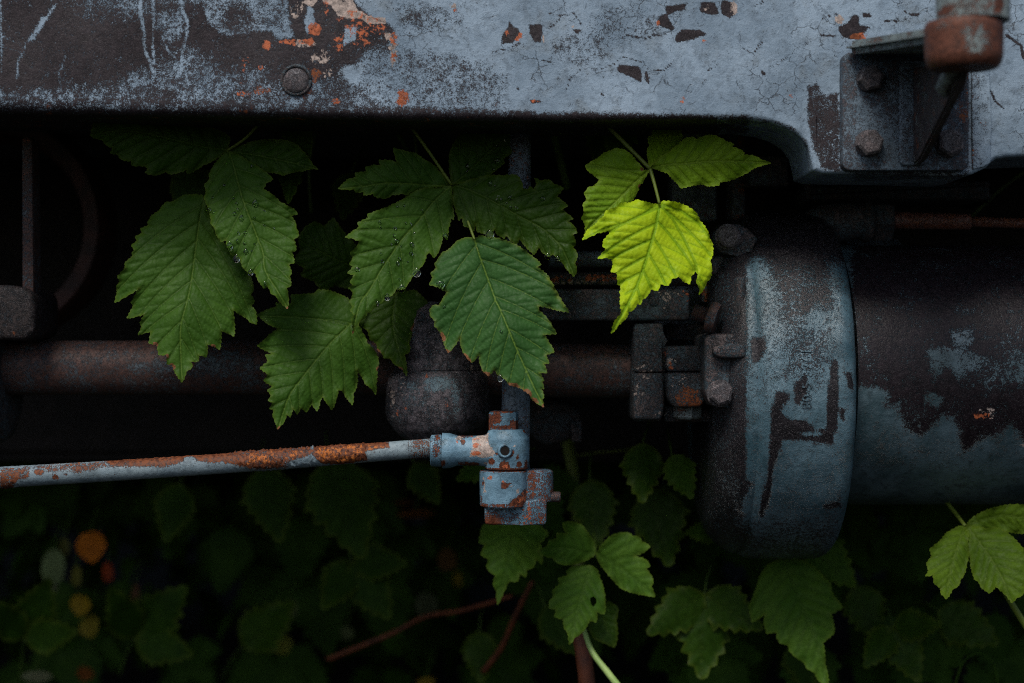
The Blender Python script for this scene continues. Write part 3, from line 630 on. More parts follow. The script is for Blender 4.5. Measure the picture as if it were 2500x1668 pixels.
bm_out('stay', bm, M_POST, MACH, fields=dict(ora=(0, [('e', (1724, 715, 12, 26), .75, 6)])))
bm = bmesh.new(); prism(bm, rrect(1830, 380, 1925, 455, 8), .09, .14, .003); prism(bm, rrect(1960, 440, 2420, 490, 12), .12, .2, .006); 
bm_out('mounting_rail', bm, M_DARK, MACH)

# hose and elbow, top right
HZ = .10
V_, F_ = tube(smoothpts([P(1960, 640, .16), P(1990, 570, .12), P(2040, 545, HZ), P(2122, 540, HZ)], 8), [.024 - .009 * i / 24 for i in range(25)], 28)
EL = mesh('elbow', V_, F_, M_DARK, MACH)
bm = bmesh.new(); bm_lathe(bm, P(2100, 541, HZ), (1, 0, 0), [(0, .017), (.003, .019), (.008, .019), (.010, .017)], 32)
bm_lathe(bm, P(2128, 541, HZ), (1, 0, 0), [(0, .0165), (.002, .0185), (.016, .0185), (.018, .0165)], 6, .2)
bm_out('coupling_nut', bm, M_DARK, EL)
pts = []; rd = []
for i in range(80):
    x = 2170 + i * 2.5; pts.append(P(x, 538 + (x - 2170) * .02, HZ)); rd.append(PX(21, HZ) * (1 + (.05 if i % 3 == 0 else 0) - .12 * i / 80))
V_, F_ = tube(pts, rd, 24, .03); HOSE = mesh('hose', V_, F_, metal('wet reddish hose', paint=((.11, .042, .036), (.19, .09, .075)), rusty=.4, rough=.22, grit=1.2, spec=(.7, .6), bare=((.02, .012, .012), (.07, .035, .03)), wear=.4), MACH)
V_, F_ = tube([P(2366, 541, HZ), P(2500, 546, HZ), P(2900, 560, HZ)], PX(12, HZ), 20); mesh('brake_line', V_, F_, HOSE.data.materials[0], MACH)

# long pipe, left flange, block, strip, ring
V_, F_ = tube([P(x, 898 + (8 if x > 900 else 0) * (x - 900) / 600, .10) for x in range(6, 1560, 8)], [PX(66, .10)] * len(range(6, 1560, 8)), 64); V_ = np.array(V_); hx, hy = pix(V_)
PIPE = mesh('long_pipe', V_, F_, M_PIPE, MACH, True, dict(wear=compose(hx, hy, 0, [('e', (380, 895, 70, 14), -.22, 14), ('e', (560, 890, 80, 30), -.16, 20), ('e', (1500, 930, 60, 40), -.1, 20)])), 50)
V_, F_ = lathe(P(0, 930, .10), (1, 0, 0), dens([(-.12, .03), (-.12, .055), (.0, .057), (.006, .054), (.009, .045), (.009, .02)], .004), 64)
mesh('pipe_flange', V_, F_, M_DARK, PIPE, True, None, 50)
bm = bmesh.new(); BLK = metal('brown oily block', wear=.7, grit=1.0, rusty=.05, bare=((.012, .009, .009), (.035, .026, .025)), paint=((.03, .04, .05), (.05, .06, .07)), rough=.5)
prism(bm, [(-60, 698), (20, 695), (70, 705), (84, 730), (84, 812), (60, 832), (-60, 828)], .04, .12, .005, 3); bm_out('foot_block', bm, BLK, MACH)
bm = bmesh.new(); prism(bm, [(53, 340), (64, 332), (78, 340), (82, 720), (54, 720)], .05, .075, .0015); tess(bm, .008)
bm_out('upright_strip', bm, M_PIPE, MACH, fields=dict(ora=(0, [('e', (64, 435, 14, 12), .58, 8), ('e', (66, 355, 12, 16), .45, 8), ('e', (64, 650, 6, 8), .5, 5)])))
V_, F_ = lathe(P(-10, 555, .30), (0, -1, 0), [(0, PX(215, .3)), (.012, PX(222, .3)), (.02, PX(228, .3)), (.022, PX(262, .3)), (.012, PX(275, .3)), (-.04, PX(275, .3)), (-.04, PX(215, .3)), (0, PX(215, .3))], 96)
F_ = F_[:-2]; mesh('wheel_rim', V_, F_, plain('dull red rim paint', (.05, .018, .015), (.02, .01, .01), .6, 60), MACH, True, None, 40)

# vertical post behind the joint and the dark bulb casting
V_, F_ = tube([P(1270, 300, .03), P(1266, 600, .03), P(1260, 920, .025), P(1258, 1150, .02), P(1258, 1170, .02)], [PX(27), PX(30), PX(35), PX(36), PX(34)], 40)
mesh('post', V_, F_, M_POST, MACH)
yb_ = .075; bc = P(1068, 904, yb_)
prb = [(-(y - 904) * S * 1.07, PX(r_, yb_)) for y, r_ in ((740, 40), (760, 62), (790, 78), (830, 92), (870, 100), (896, 104), (902, 104), (903, 102.5), (905, 102.5), (906, 106), (925, 118), (955, 127), (990, 128), (1020, 122), (1045, 108), (1065, 86), (1078, 60), (1084, 30))]
V_, F_ = lathe(bc, (0, 0, 1), dens(prb, .003), 160); V_ = np.array(V_); hx, hy = pix(V_)
V_[:, 0] += .0007 * np.sin(hy * .06) * np.cos(hx * .04); V_[:, 1] += .0006 * np.sin(hx * .05 + hy * .03)
cC = lambda pts: T((850, 750), 2.613, pts)
mesh('bulb_casting', V_, F_, metal('pitted black iron', paint=((.06, .10, .13), (.11, .17, .20)), spread=.7, fine=1.4, rusty=-.05, grit=1.6, rough=.48, bare=((.026, .022, .027), (.11, .098, .11))), MACH, True,
     dict(wear=compose(hx, hy, .78, [('p', cC([(490, 450), (620, 440), (690, 470), (690, 520), (560, 540), (480, 520)]), .18, 8), ('p', cC([(640, 500), (690, 500), (710, 600), (660, 590)]), .3, 6), ('p', cC([(360, 480), (470, 460), (440, 620), (370, 640)]), .55, 16), ('e', (1115, 1000, 8, 22), .4, 8)]),
          cre=compose(hx, hy, 0, [('e', (955, 960, 10, 60), .40, 14), ('e', (985, 945, 8, 40), .36, 12), ('e', (1150, 900, 20, 12), .3, 10)]), ora=compose(hx, hy, 0, [('e', (1040, 921, 5, 5), .85, 3), ('e', (975, 1015, 8, 14), .55, 6), ('e', (1092, 990, 6, 8), .75, 4), ('e', (990, 995, 5, 12), .5, 5)])), 50)
# dark lug to the right of the post
bm = bmesh.new(); prism(bm, [(1290, 960), (1400, 985), (1425, 1020), (1395, 1075), (1330, 1090), (1290, 1060)], .16, .22, .006, 3)
prism(bm, [(1392, 1028), (1422, 1028), (1420, 1080), (1396, 1080)], .15, .17, .002, 2); bm_out('hanger', bm, M_DARK, MACH)

# tie rod and its joint ------------------------------------------------
n = 330; pts = []; rd = []
for i in range(n):
    x = -90 + i * (1055 + 90) / (n - 1); y = 1170 - 72 * (x / 1048.) + 3.5 * math.sin(x / 330.)
    pts.append(P(x, y - 4, -.005)); rd.append(PX(25.5 - 3.2 * max(x, 0) / 1048.))
V_, F_ = tube(pts, rd, 40); V_ = np.array(V_); hx, hy = pix(V_)
cR = lambda pts: T((0, 650), 2.35, pts)
lum = compose(hx, hy, 0, [('p', cR([(1330, 1060), (1700, 1035), (2090, 1020), (2110, 1110), (1500, 1170), (1330, 1150)]), 1, 8), ('p', cR([(0, 1160), (150, 1150), (120, 1280), (0, 1280)]), .6, 6), ('p', cR([(700, 1090), (1330, 1060), (1330, 1110), (700, 1140)]), .25, 6)])
cen_ = np.repeat(np.array(pts), 40, axis=0); nd = V_ - cen_; nd /= np.linalg.norm(nd, axis=1)[:, None]
nz = RNG.random(len(V_)); nz2 = RNG.random(len(V_) // 9 + 1).repeat(9)[:len(V_)]
V_ += nd * ((lum * (nz ** 3 * .0015 + nz2 ** 4 * .0015)) + .00022 * nz)[:, None]
rw = [('p', cR([(0, 1165), (60, 1160), (170, 1160), (170, 1215), (100, 1230), (60, 1300), (0, 1300)]), .66, 5), ('e', (95, 1152, 12, 7), .95, 3), ('e', (135, 1165, 8, 6), .9, 3), ('e', (175, 1142, 14, 8), .8, 4), ('e', (160, 1158, 6, 4), .8, 3),
      ('p', cR([(120, 1150), (620, 1110), (640, 1150), (450, 1185), (300, 1180), (150, 1170)]), .50, 8), ('p', cR([(600, 1105), (1250, 1060), (1340, 1060), (1350, 1135), (1250, 1130), (1100, 1110), (950, 1150), (640, 1150)]), .82, 5), ('e', (1090 / 2.35, 650 + 1112 / 2.35, 14, 8), .1, 4), ('e', (1265 / 2.35, 650 + 1138 / 2.35, 10, 8), .05, 4),
      ('p', cR([(1330, 1050), (1780, 1030), (1800, 1080), (1650, 1125), (1650, 1150), (1480, 1165), (1330, 1135)]), .72, 4), ('p', cR([(1800, 1020), (2100, 1015), (2090, 1060), (2110, 1110), (1960, 1135), (1850, 1130), (1800, 1090)]), 1.1, 4), ('p', cR([(2080, 1010), (2230, 1010), (2230, 1040), (2090, 1060)]), .9, 4), ('p', rect(1000, 1060, 1060, 1130), .5, 10)]
ro = [('p', cR([(1800, 1030), (2080, 1025), (2080, 1120), (1900, 1130), (1800, 1090)]), .52, 8), ('p', cR([(2100, 1030), (2230, 1025), (2200, 1050), (2100, 1060)]), .56, 6), ('e', (740, 1088, 20, 8), .45, 8), ('p', cR([(300, 1120), (620, 1110), (600, 1130), (300, 1140)]), .42, 6), ('p', cR([(1400, 1080), (1750, 1060), (1700, 1110), (1420, 1140)]), .40, 8)]
ROD = mesh('tie_rod', V_, F_, M_ROD, MACH, True, dict(wear=compose(hx, hy, .06, rw), ora=compose(hx, hy, 0, ro), rst=np.full(len(V_), .5)))
bm = bmesh.new(); c0 = Vector(P(998, 1098, -.005)); c1_ = Vector(P(1056, 1094, -.005)); L = (c1_ - c0).length
pr = [(L * i / 44, PX(23.5) - (.0007 if i % 4 in (2, 3) else 0)) for i in range(45)]
bm_lathe(bm, c0, c1_ - c0, pr, 32); bm_out('thread', bm, M_ROD, ROD, fields=dict(wear=(.42, []), rst=(.5, [])))
JY = -.006
cJ = lambda pts: T((1000, 970), 4.7525, pts)
def jf(wear=.05, w=(), o=(), c=(), rst=.5): return dict(wear=(wear, list(w)), ora=(0, list(o)), cre=(0, list(c)), rst=(rst, []))
jw = [('e', (1020 / 4.7525 + 1000, 970 + 700 / 4.7525, 5, 4), .9, 2)]
def jx(x): return P(1000 + x / 4.7525, 0, JY)[0]
def jz(y): return P(0, 970 + y / 4.7525, JY)[2]
cj = lambda x, y: (1000 + x / 4.7525, 970 + y / 4.7525)
def je(x, y, rx, ry, v, s=2): a, b = cj(x, y); return ('e', (a, b, rx / 4.7525, ry / 4.7525), v, s)
# collar ring
zc = jz(620); rJ = (jz(430) - jz(805)) / 2
bm = bmesh.new(); bm_lathe(bm, (jx(242), JY, zc), (1, 0, 0), dens([(0, rJ * .86), (.0008, rJ * .97), (jx(372) - jx(242) - .001, rJ), (jx(372) - jx(242), rJ * .96)], .0025), 64)
bm_out('lock_ring', bm, M_JOINT, ROD, fields=jf(.22, [je(300, 620, 50, 90, .7, 4), je(330, 470, 20, 30, .8, 3)], [je(300, 620, 30, 60, .5, 4), je(340, 475, 14, 20, .6, 3)]))
jwear = [je(390, 770, 30, 40, .85, 3), je(640, 770, 90, 24, .62, 5), je(620, 520, 30, 30, .95, 3), je(660, 440, 60, 22, .95, 3), je(740, 775, 80, 20, .8, 4), ('p', cJ([(530, 450), (700, 410), (800, 410), (760, 460), (640, 480), (560, 520)]), .55, 4)]
jcre = [('p', cJ([(725, 480), (800, 440), (860, 440), (900, 400), (910, 480), (940, 560), (1000, 640), (970, 690), (900, 700), (840, 715), (790, 690), (690, 690), (700, 620), (740, 590), (735, 520)]), .92, 2.5), je(575, 475, 50, 26, .75, 3), je(590, 555, 10, 20, .8, 2), je(900, 420, 22, 20, .7, 3), je(890, 765, 18, 20, .8, 2)]
jora = [je(780, 560, 50, 30, .98, 3), je(770, 650, 70, 26, .78, 3), je(545, 520, 14, 16, .95, 2), je(618, 570, 10, 14, .95, 2), je(720, 450, 30, 14, .9, 3), je(780, 490, 40, 14, .85, 3)]
bm = bmesh.new(); l0 = jx(372)
bm_lathe(bm, (l0, JY, zc), (1, 0, 0), dens([(0, rJ * .9), (.0006, rJ * 1.10), (jx(470) - l0, rJ * 1.08), (jx(560) - l0, rJ * .93), (jx(640) - l0, rJ * .92), (jx(800) - l0, rJ * .93), (jx(880) - l0, rJ * .98), (jx(960) - l0, rJ)], .0018), 90)
bm_out('sleeve', bm, M_JOINT, ROD, fields=jf(.04, jwear, jora, jcre))
# head: rounded cylinder with cross hole
hc = (jx(1125), JY, jz(835)); hh = jz(372) - jz(838); hr = (jx(1392) - jx(860)) / 2
bm = bmesh.new()
bm_lathe(bm, hc, (0, 0, 1), dens([(0, hr * .88), (.001, hr * .93), (hh * .3, hr * .98), (hh * .55, hr), (hh * .8, hr * .97), (hh - .004, hr * .86), (hh - .001, hr * .78), (hh, hr * .72)], .0018), 100)
hwear = [je(1120, 680, 70, 30, .9, 3), je(1190, 640, 22, 30, .9, 2.5), je(950, 745, 40, 40, .95, 3), je(1100, 790, 60, 50, .8, 3), je(1275, 780, 34, 30, .9, 2.5), je(1250, 700, 16, 26, .9, 2), je(1350, 790, 24, 60, .7, 4), je(1340, 400, 30, 26, .9, 3), ('p', cJ([(840, 815), (1400, 815), (1400, 860), (840, 860)]), .8, 3), je(1030, 660, 40, 20, .8, 3)]
HEAD = bm_out('joint_head', bm, M_JOINT, ROD, fields=jf(.04, hwear, [je(1110, 805, 36, 20, .8, 3), je(1350, 790, 14, 20, .75, 3), je(1340, 400, 12, 12, .7, 3)], jcre + [je(1220, 570, 26, 5, .8, 1.5), je(1180, 590, 5, 10, .8, 1.5)]))
yf = JY - hr
V_, F_ = lathe((jx(1108), yf - .0012, jz(606)), (0, 1, 0), [(0.0015, .0036), (0, .0040), (-.0005, .0048), (.0, .0058), (.003, .0066)], 32)
mesh('bore_rim', V_, F_[:-2], M_JOINT, HEAD, True, dict(wear=np.full(len(V_), .2)))
bm = bmesh.new(); bm_lathe(bm, (jx(1108), yf - .0009, jz(606)), (0, 1, 0), [(0, .0037), (.004, .0037)], 24); bm_out('bore_shade', bm, plain('black bore', (.004, .003, .003), (.008, .004, .003), .9), HEAD)  # solid black plug standing in for the shade inside the hole
# hex cap on top
bm = bmesh.new(); h6 = jz(158) - jz(372)
nb_ = (jx(1268) - jx(912)) / 2
bm_lathe(bm, (jx(1090), JY, jz(373)), (0, 0, 1), dens([(0, nb_ * 1.03), (h6 * .86, nb_ * 1.03), (h6 * .96, nb_ * .95), (h6, nb_ * .82)], .002), 6, R(22))
tess(bm, .0025)
bm_out('hex_nut', bm, M_JOINT, ROD, True, 25, fields=jf(.2, [je(1015, 240, 50, 70, .85, 3), je(940, 290, 40, 90, .75, 4), je(1210, 300, 60, 40, .75, 4), ('p', cJ([(900, 335), (1280, 335), (1280, 380), (900, 380)]), .8, 3), je(1090, 165, 150, 12, .7, 3)]))
# lower collar
bm = bmesh.new(); c2 = (jx(1088), JY, jz(1265)); r2 = (jx(1366) - jx(812)) / 2; h2 = jz(846) - jz(1265)
bm_lathe(bm, c2, (0, 0, 1), dens([(0, r2 * .93), (.001, r2 * .98), (h2 * .5, r2 * .995), (h2 - .0007, r2), (h2, r2 * .96)], .0018), 100)
bm_out('lower_collar', bm, M_JOINT, ROD, fields=jf(.05, [je(1100, 1030, 44, 46, .85, 2.5), je(1160, 1010, 26, 14, .8, 2), ('p', cJ([(1360, 1050), (1370, 1270), (1150, 1275), (1180, 1200), (1260, 1150), (1310, 1080)]), .72, 4), ('p', cJ([(800, 1235), (1370, 1245), (1370, 1280), (800, 1280)]), .75, 3), ('p', cJ([(800, 840), (1370, 840), (1370, 875), (800, 870)]), .66, 3), je(830, 1200, 20, 60, .6, 4), je(855, 990, 14, 30, .9, 2)],
   [je(935, 940, 30, 28, .9, 2), je(1090, 975, 18, 12, .9, 2), ('p', cJ([(1365, 1060), (1365, 1200), (1290, 1240), (1220, 1250), (1260, 1190), (1320, 1100)]), .62, 4)],
   [je(870, 1020, 12, 60, .75, 2), je(875, 1090, 16, 20, .85, 2), je(855, 950, 14, 14, .85, 2), je(1255, 1090, 16, 26, .9, 2), je(1110, 970, 16, 14, .8, 2), je(1285, 1130, 14, 16, .8, 2), je(1185, 1030, 14, 6, .8, 2)]))
# cast fork behind and below
bm = bmesh.new()
prism(bm, cJ([(868, 1262), (1330, 1262), (1340, 1200), (1590, 1180), (1588, 1462), (1560, 1484), (1300, 1486), (900, 1482), (872, 1470)]), -.016, .03, .0018, 3); tess(bm, .003)
bm_out('fork', bm, M_JOINT, ROD, fields=jf(.40, [je(1050, 1370, 160, 70, .75, 8), je(960, 1440, 120, 40, .9, 6), je(1540, 1300, 40, 120, .62, 6)], [je(1380, 1240, 30, 30, .85, 3), je(1385, 1300, 26, 30, .85, 3), je(1200, 1390, 80, 60, .6, 5), je(1380, 1470, 50, 12, .6, 4)], rst=.45))
bm = bmesh.new()
bm_lathe(bm, (jx(1450), .004, jz(1210)), (0, 0, 1), dens([(0, .016), (.006, .0165), (jz(870) - jz(1210), .016), (jz(848) - jz(1210), .0135)], .003), 48)
bm_out('fork_boss', bm, M_JOINT, ROD, fields=jf(.44, [je(1420, 1020, 60, 150, .6, 5)], [je(1350, 1110, 40, 70, .62, 4)], rst=.55))
bm = bmesh.new(); bm_lathe(bm, (jx(1570), 0, jz(1165)), (1, 0, 0), [(0, .0046), (.0125, .0046), (.0135, .0038)], 20); bm_out('grease_nipple', bm, M_PIPE, ROD)

# ------------------------------------------------------------------ LEAVES
LM = dict(
 dark=leafmat('shade dark leaf', (.020, .054, .004), (.031, .074, .007), (.055, .10, .012), .55, .20, .45),  # darker copy of the leaf green, with the beam's shade in it
 mid=leafmat('mid green leaf', (.027, .074, .007), (.042, .102, .012), (.085, .15, .02), .6, .20, .5),
 blue=leafmat('blue green leaf', (.022, .072, .015), (.034, .098, .023), (.11, .19, .025), .75, .18, .48, tip=(.16, .18, .02)),
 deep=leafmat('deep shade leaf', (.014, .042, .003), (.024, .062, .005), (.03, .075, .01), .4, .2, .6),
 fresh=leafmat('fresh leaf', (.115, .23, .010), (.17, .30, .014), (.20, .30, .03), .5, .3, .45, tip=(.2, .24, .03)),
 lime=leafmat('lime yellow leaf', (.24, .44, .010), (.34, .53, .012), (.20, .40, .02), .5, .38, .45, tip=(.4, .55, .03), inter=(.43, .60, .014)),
 olive=leafmat('olive right leaf', (.052, .105, .006), (.080, .145, .009), (.09, .14, .02), .5, .28, .5),
 green=leafmat('bright low leaf', (.040, .105, .010), (.062, .135, .014), (.07, .14, .02), .4, .3, .55),
 stem=plain('leaf stalk', (.10, .14, .018), (.08, .12, .014), .5, 60, .1), stemd=plain('green stalk', (.045, .085, .012), (.03, .06, .01), .5, 60, .1),
 red=plain('red woody cane', (.13, .036, .014), (.07, .022, .011), .55, 60, .3), blade=plain('pale grass blade', (.30, .42, .14), (.22, .34, .10), .4, 60, .1))

def inside(px, py, poly): return sdf(px, py, poly)
def ptin(x, y, poly):
    c = False; n = len(poly); j = n - 1
    for i in range(n):
        xi, yi = poly[i]; xj, yj = poly[j]
        if (yi > y) != (yj > y) and x < (xj - xi) * (y - yi) / (yj - yi) + xi: c = not c
        j = i
    return c
YTAB = []      # (polygon, function) for dropping water on a leaf
def leaf(name, parent, outline, mid, y0, y1, mat, nlat=7, fold=.10, curl=0., g=3.2, quilt=.0020, brown=(), amp=.0030, seed=0, ang=(62, 34), teeth=True, extra=(), label=None, hole=None):
    rnd = random.Random(seed + len(outline) * 7)
    ol = [tuple(p) for p in outline]
    A = sum(ol[i][0] * ol[(i + 1) % len(ol)][1] - ol[(i + 1) % len(ol)][0] * ol[i][1] for i in range(len(ol)))
    if A < 0: ol = ol[::-1]
    # fine teeth between traced points
    out = []
    for i in range(len(ol)):
        a = np.array(ol[i]); b = np.array(ol[(i + 1) % len(ol)]); L = np.linalg.norm(b - a)
        if L < 1e-3: continue
        t = (b - a) / L; nn = np.array([t[1], -t[0]])
        out.append(tuple(a))
        k = max(1, int(round(L / (2.6 if g < 6 else 4))))
        nt_ = int(L // 11) if teeth else 0
        fwd = np.dot(t, np.array(mid[-1], float) - np.array(mid[0], float)) > 0
        for q in range(1, k):
            u = q / k; bulge = .025 * L * 4 * u * (1 - u)
            tt = 0
            if nt_: ph = (u * (nt_ + .5)) % 1; ph = ph if fwd else 1 - ph; tt = (3.6 if L > 20 else 2.6) * (ph if ph < .8 else (1 - ph) * 4) - .6
            out.append(tuple(a + t * L * u + nn * (bulge + tt)))
    ol = out
    # veins ----------------------------------------------------
    m = [np.array(p) for p in smoothpts(mid, 8)]
    seg = [np.linalg.norm(m[i + 1] - m[i]) for i in range(len(m) - 1)]; cum = np.concatenate([[0], np.cumsum(seg)]); LT = cum[-1]
    ma = np.array(m)
    def at(s_): return np.array([np.interp(s_, cum, ma[:, 0]), np.interp(s_, cum, ma[:, 1])])
    def tg(s_): d = at(min(s_ + 4, LT)) - at(max(s_ - 4, 0)); return d / (np.linalg.norm(d) + 1e-9)
    veins = [(list(map(tuple, m)), 0)]
    for sgn in (-1, 1):
        for i in range(nlat):
            s_ = LT * (.015 + .86 * ((i + (.18 if sgn > 0 else 0)) / nlat) ** 1.06)
            an = (ang[0] + (ang[1] - ang[0]) * i / nlat + rnd.uniform(-3, 3)) * sgn
            p = at(s_); d0 = tg(s_); pts = [tuple(p)]; cur = an; dist = 0
            while dist < LT:
                c_, s2 = math.cos(R(cur)), math.sin(R(cur)); d = np.array([d0[0] * c_ - d0[1] * s2, d0[0] * s2 + d0[1] * c_])
                p = p + d * 7; dist += 7; cur *= .988
                if not ptin(p[0], p[1], ol): break
                pts.append(tuple(p))
                if len(pts) % 5 == 4 and len(pts) < 60:      # secondary off the outer side
                    c2 = cur + sgn * 38; q = p.copy(); sp = [tuple(q)]; dd = 0
                    while dd < 75:
                        e_, f_ = math.cos(R(c2)), math.sin(R(c2)); d2 = np.array([d0[0] * e_ - d0[1] * f_, d0[0] * f_ + d0[1] * e_]); q = q + d2 * 7; dd += 7; c2 *= .985
                        if not ptin(q[0], q[1], ol): break
                        sp.append(tuple(q))
                    if len(sp) > 2: veins.append((sp, 2))
            if len(pts) > 2: veins.append((pts, 1))
    for e in extra: veins.append((e, 1))
    # points -----------------------------------------------------
    xs = [p[0] for p in ol]; ys = [p[1] for p in ol]
    X, Yg = np.meshgrid(np.arange(min(xs), max(xs), g), np.arange(min(ys), max(ys), g * .87))
    X = X + (np.arange(X.shape[0]) % 2)[:, None] * g / 2; X = X.ravel() + RNG.uniform(-.25, .25, X.size) * g; Yg = Yg.ravel() + RNG.uniform(-.25, .25, Yg.size) * g
    dd = sdf(X, Yg, ol); k = dd > g * .45; X, Yg = X[k], Yg[k]
    if hole:
        for hx_, hy_, hr_, hs_ in hole: kk = np.hypot((X - hx_) / hr_, (Yg - hy_) / hs_) > 1; X, Yg = X[kk], Yg[kk]
    pts = [Vector(p) for p in ol] + [Vector((a, b)) for a, b in zip(X, Yg)]
    n = len(ol)
    res = delaunay_2d_cdt(pts, [], [list(range(n))], 1, 1e-4)
    V2 = np.array([tuple(v) for v in res[0]]); F = [list(f) for f in res[2]]
    px, py = V2[:, 0], V2[:, 1]
    if hole:
        F = [f for f in F if not any(np.hypot((np.mean(px[f]) - a) / b, (np.mean(py[f]) - c) / d) < 1 for a, c, b, d in hole)]
    d0 = pline(px, py, veins[0][0]); d1 = np.full(px.shape, 1e9); d2 = d1.copy()
    for v, lv in veins[1:]:
        # cheap cull
        x0_, x1_ = min(q[0] for q in v) - 40, max(q[0] for q in v) + 40; y0_, y1_ = min(q[1] for q in v) - 40, max(q[1] for q in v) + 40
        kk = (px > x0_) & (px < x1_) & (py > y0_) & (py < y1_)
        if not kk.any(): continue
        dv = pline(px[kk], py[kk], v)
        if lv == 1: d1[kk] = np.minimum(d1[kk], dv)
        else: d2[kk] = np.minimum(d2[kk], dv)
    rim = sdf(px, py, ol); rim = np.maximum(rim, 0)
    dall = np.minimum(np.minimum(d0, d1 + .5), d2 + 2.5)
    ax_ = np.array(mid[-1], float) - np.array(mid[0], float); AL = np.linalg.norm(ax_); ax_ /= AL
    u = ((px - mid[0][0]) * ax_[0] + (py - mid[0][1]) * ax_[1]) / AL
    v = np.minimum(d0, 400)
    side = np.sign((px - mid[0][0]) * ax_[1] - (py - mid[0][1]) * ax_[0])
    ph = rnd.uniform(0, 6)
    macro = y0 + (y1 - y0) * u + curl * (u * u - u) + fold * v * S + amp * np.sin(px * .021 + ph) * np.sin(py * .024 + ph * 1.7) * 1.2
    macro = macro + np.exp(-rim / 9) * amp * .8 * np.sin(px * .09 + py * .07 + ph) + fold * .25 * side * v * S
    pf = .75 * np.clip(1 - np.exp(-dall / 3.), 0, 1) + .35 * np.clip(dall / 20, 0, 1)
    cross = np.sin((d0 * .55 + py * .12 + px * .05) + 1.5 * np.sin(px * .06)) * np.clip(dall / 10, 0, 1)
    Yd = macro - quilt * pf - quilt * .07 * cross + .0004 * np.exp(-(d0 / 2.5) ** 2)
    ks = S * (D + Yd) / D
    V3 = np.stack([(px - 1250) * ks, Yd, CZ - (py - 834) * ks], 1)
    vein = np.maximum(np.exp(-(d0 / 2.6) ** 2), np.maximum(.75 * np.exp(-(d1 / 1.9) ** 2), .4 * np.exp(-(d2 / 1.6) ** 2)))
    br = np.zeros(px.shape)
    for bx_, by_, br_ in brown: br = np.maximum(br, np.clip(1.15 - np.hypot(px - bx_, py - by_) / br_, 0, 1) * np.clip(1.25 - rim / 12, 0, 1))
    o = mesh(name, V3, F, mat, parent, True, dict(vein=vein, rim=np.exp(-rim / 3.), quilt=np.clip(dall / 6, 0, 1), brown=br))
    YTAB.append((ol, px, py, Yd))
    if label: o['label'] = label
    return o
def stalk(name, parent, pts, r0, r1, mat, n=12):
    P_ = smoothpts(pts, 6); m = len(P_)
    V_, F_ = tube([tuple(p) for p in P_], [r0 + (r1 - r0) * i / (m - 1) for i in range(m)], n)
    return mesh(name, V_, F_, mat, parent)
r5 = lambda p: T((200, 250), 3.1333, p)
r2 = lambda p: T((750, 250), 3.1333, p)
r3 = lambda p: T((1350, 250), 3.1333, p)
q3 = lambda p: T((550, 650), 2.7647, p)
q4 = lambda p: T((0, 650), 2.35, p)
q6 = lambda p: T((1150, 1050), 2.537, p)
q7 = lambda p: T((1600, 1050), 2.537, p)
q1 = cA
GL = 'compound leaves hanging below the machine beam'
def spray(px, py, Y, label, group=GL): return empty('bramble_leaf', P(px, py, Y), label, 'leaf', group)

# spray A (left)
a_ = spray(556, 367, .01, 'dark green compound leaf with water drops, leftmost of the sprays under the beam')
leaf('leaflet', a_, r5([(1110, 365), (1130, 310), (1135, 270), (1100, 240), (1000, 200), (800, 150), (600, 130), (400, 110), (200, 120), (90, 140), (65, 260), (110, 280), (155, 290), (185, 330), (235, 350), (215, 390), (270, 400), (300, 440), (375, 450), (380, 485), (440, 490), (480, 490), (505, 510), (480, 540), (570, 560), (640, 530), (660, 550), (740, 540), (800, 515), (805, 550), (870, 520), (930, 480), (1000, 450), (1060, 410)]),
     r5([(1110, 362), (950, 345), (800, 310), (650, 275), (450, 230), (250, 220), (70, 255)]), .015, -.005, LM['dark'], 8, .12, seed=1)
leaf('leaflet', a_, r5([(1115, 370), (1250, 320), (1350, 290), (1500, 285), (1600, 300), (1640, 320), (1690, 370), (1745, 440), (1770, 480), (1810, 512), (1750, 510), (1700, 525), (1640, 530), (1580, 545), (1540, 560), (1500, 545), (1450, 540), (1400, 530), (1300, 500), (1200, 440)]),
     r5([(1115, 371), (1300, 400), (1450, 430), (1600, 460), (1808, 512)]), .012, .0, LM['dark'], 7, .12, seed=2)
A3 = leaf('leaflet', a_, r5([(1115, 372), (1060, 420), (1010, 480), (970, 560), (975, 590), (935, 635), (950, 680), (935, 730), (960, 790), (985, 870), (990, 935), (1015, 960), (1025, 1010), (1070, 1070), (1100, 1048), (1118, 1120), (1145, 1170), (1210, 1190), (1230, 1260), (1280, 1310), (1325, 1300), (1350, 1365), (1395, 1425), (1425, 1410), (1455, 1470), (1482, 1480), (1510, 1525), (1575, 1578), (1580, 1480), (1568, 1420), (1602, 1402), (1590, 1330), (1607, 1310), (1580, 1240), (1627, 1228), (1608, 1150), (1642, 1130), (1622, 1050), (1662, 1020), (1640, 960), (1640, 930), (1600, 870), (1652, 855), (1640, 830), (1580, 795), (1520, 765), (1450, 700), (1390, 665), (1410, 620), (1465, 590), (1430, 550), (1400, 530), (1280, 450), (1170, 390)]),
     r5([(1115, 372), (1150, 450), (1190, 600), (1230, 740), (1290, 900), (1340, 1030), (1385, 1150), (1400, 1280), (1480, 1420), (1573, 1570)]), .008, -.030, LM['mid'], 8, .10, brown=[(704, 755, 10)], seed=3)
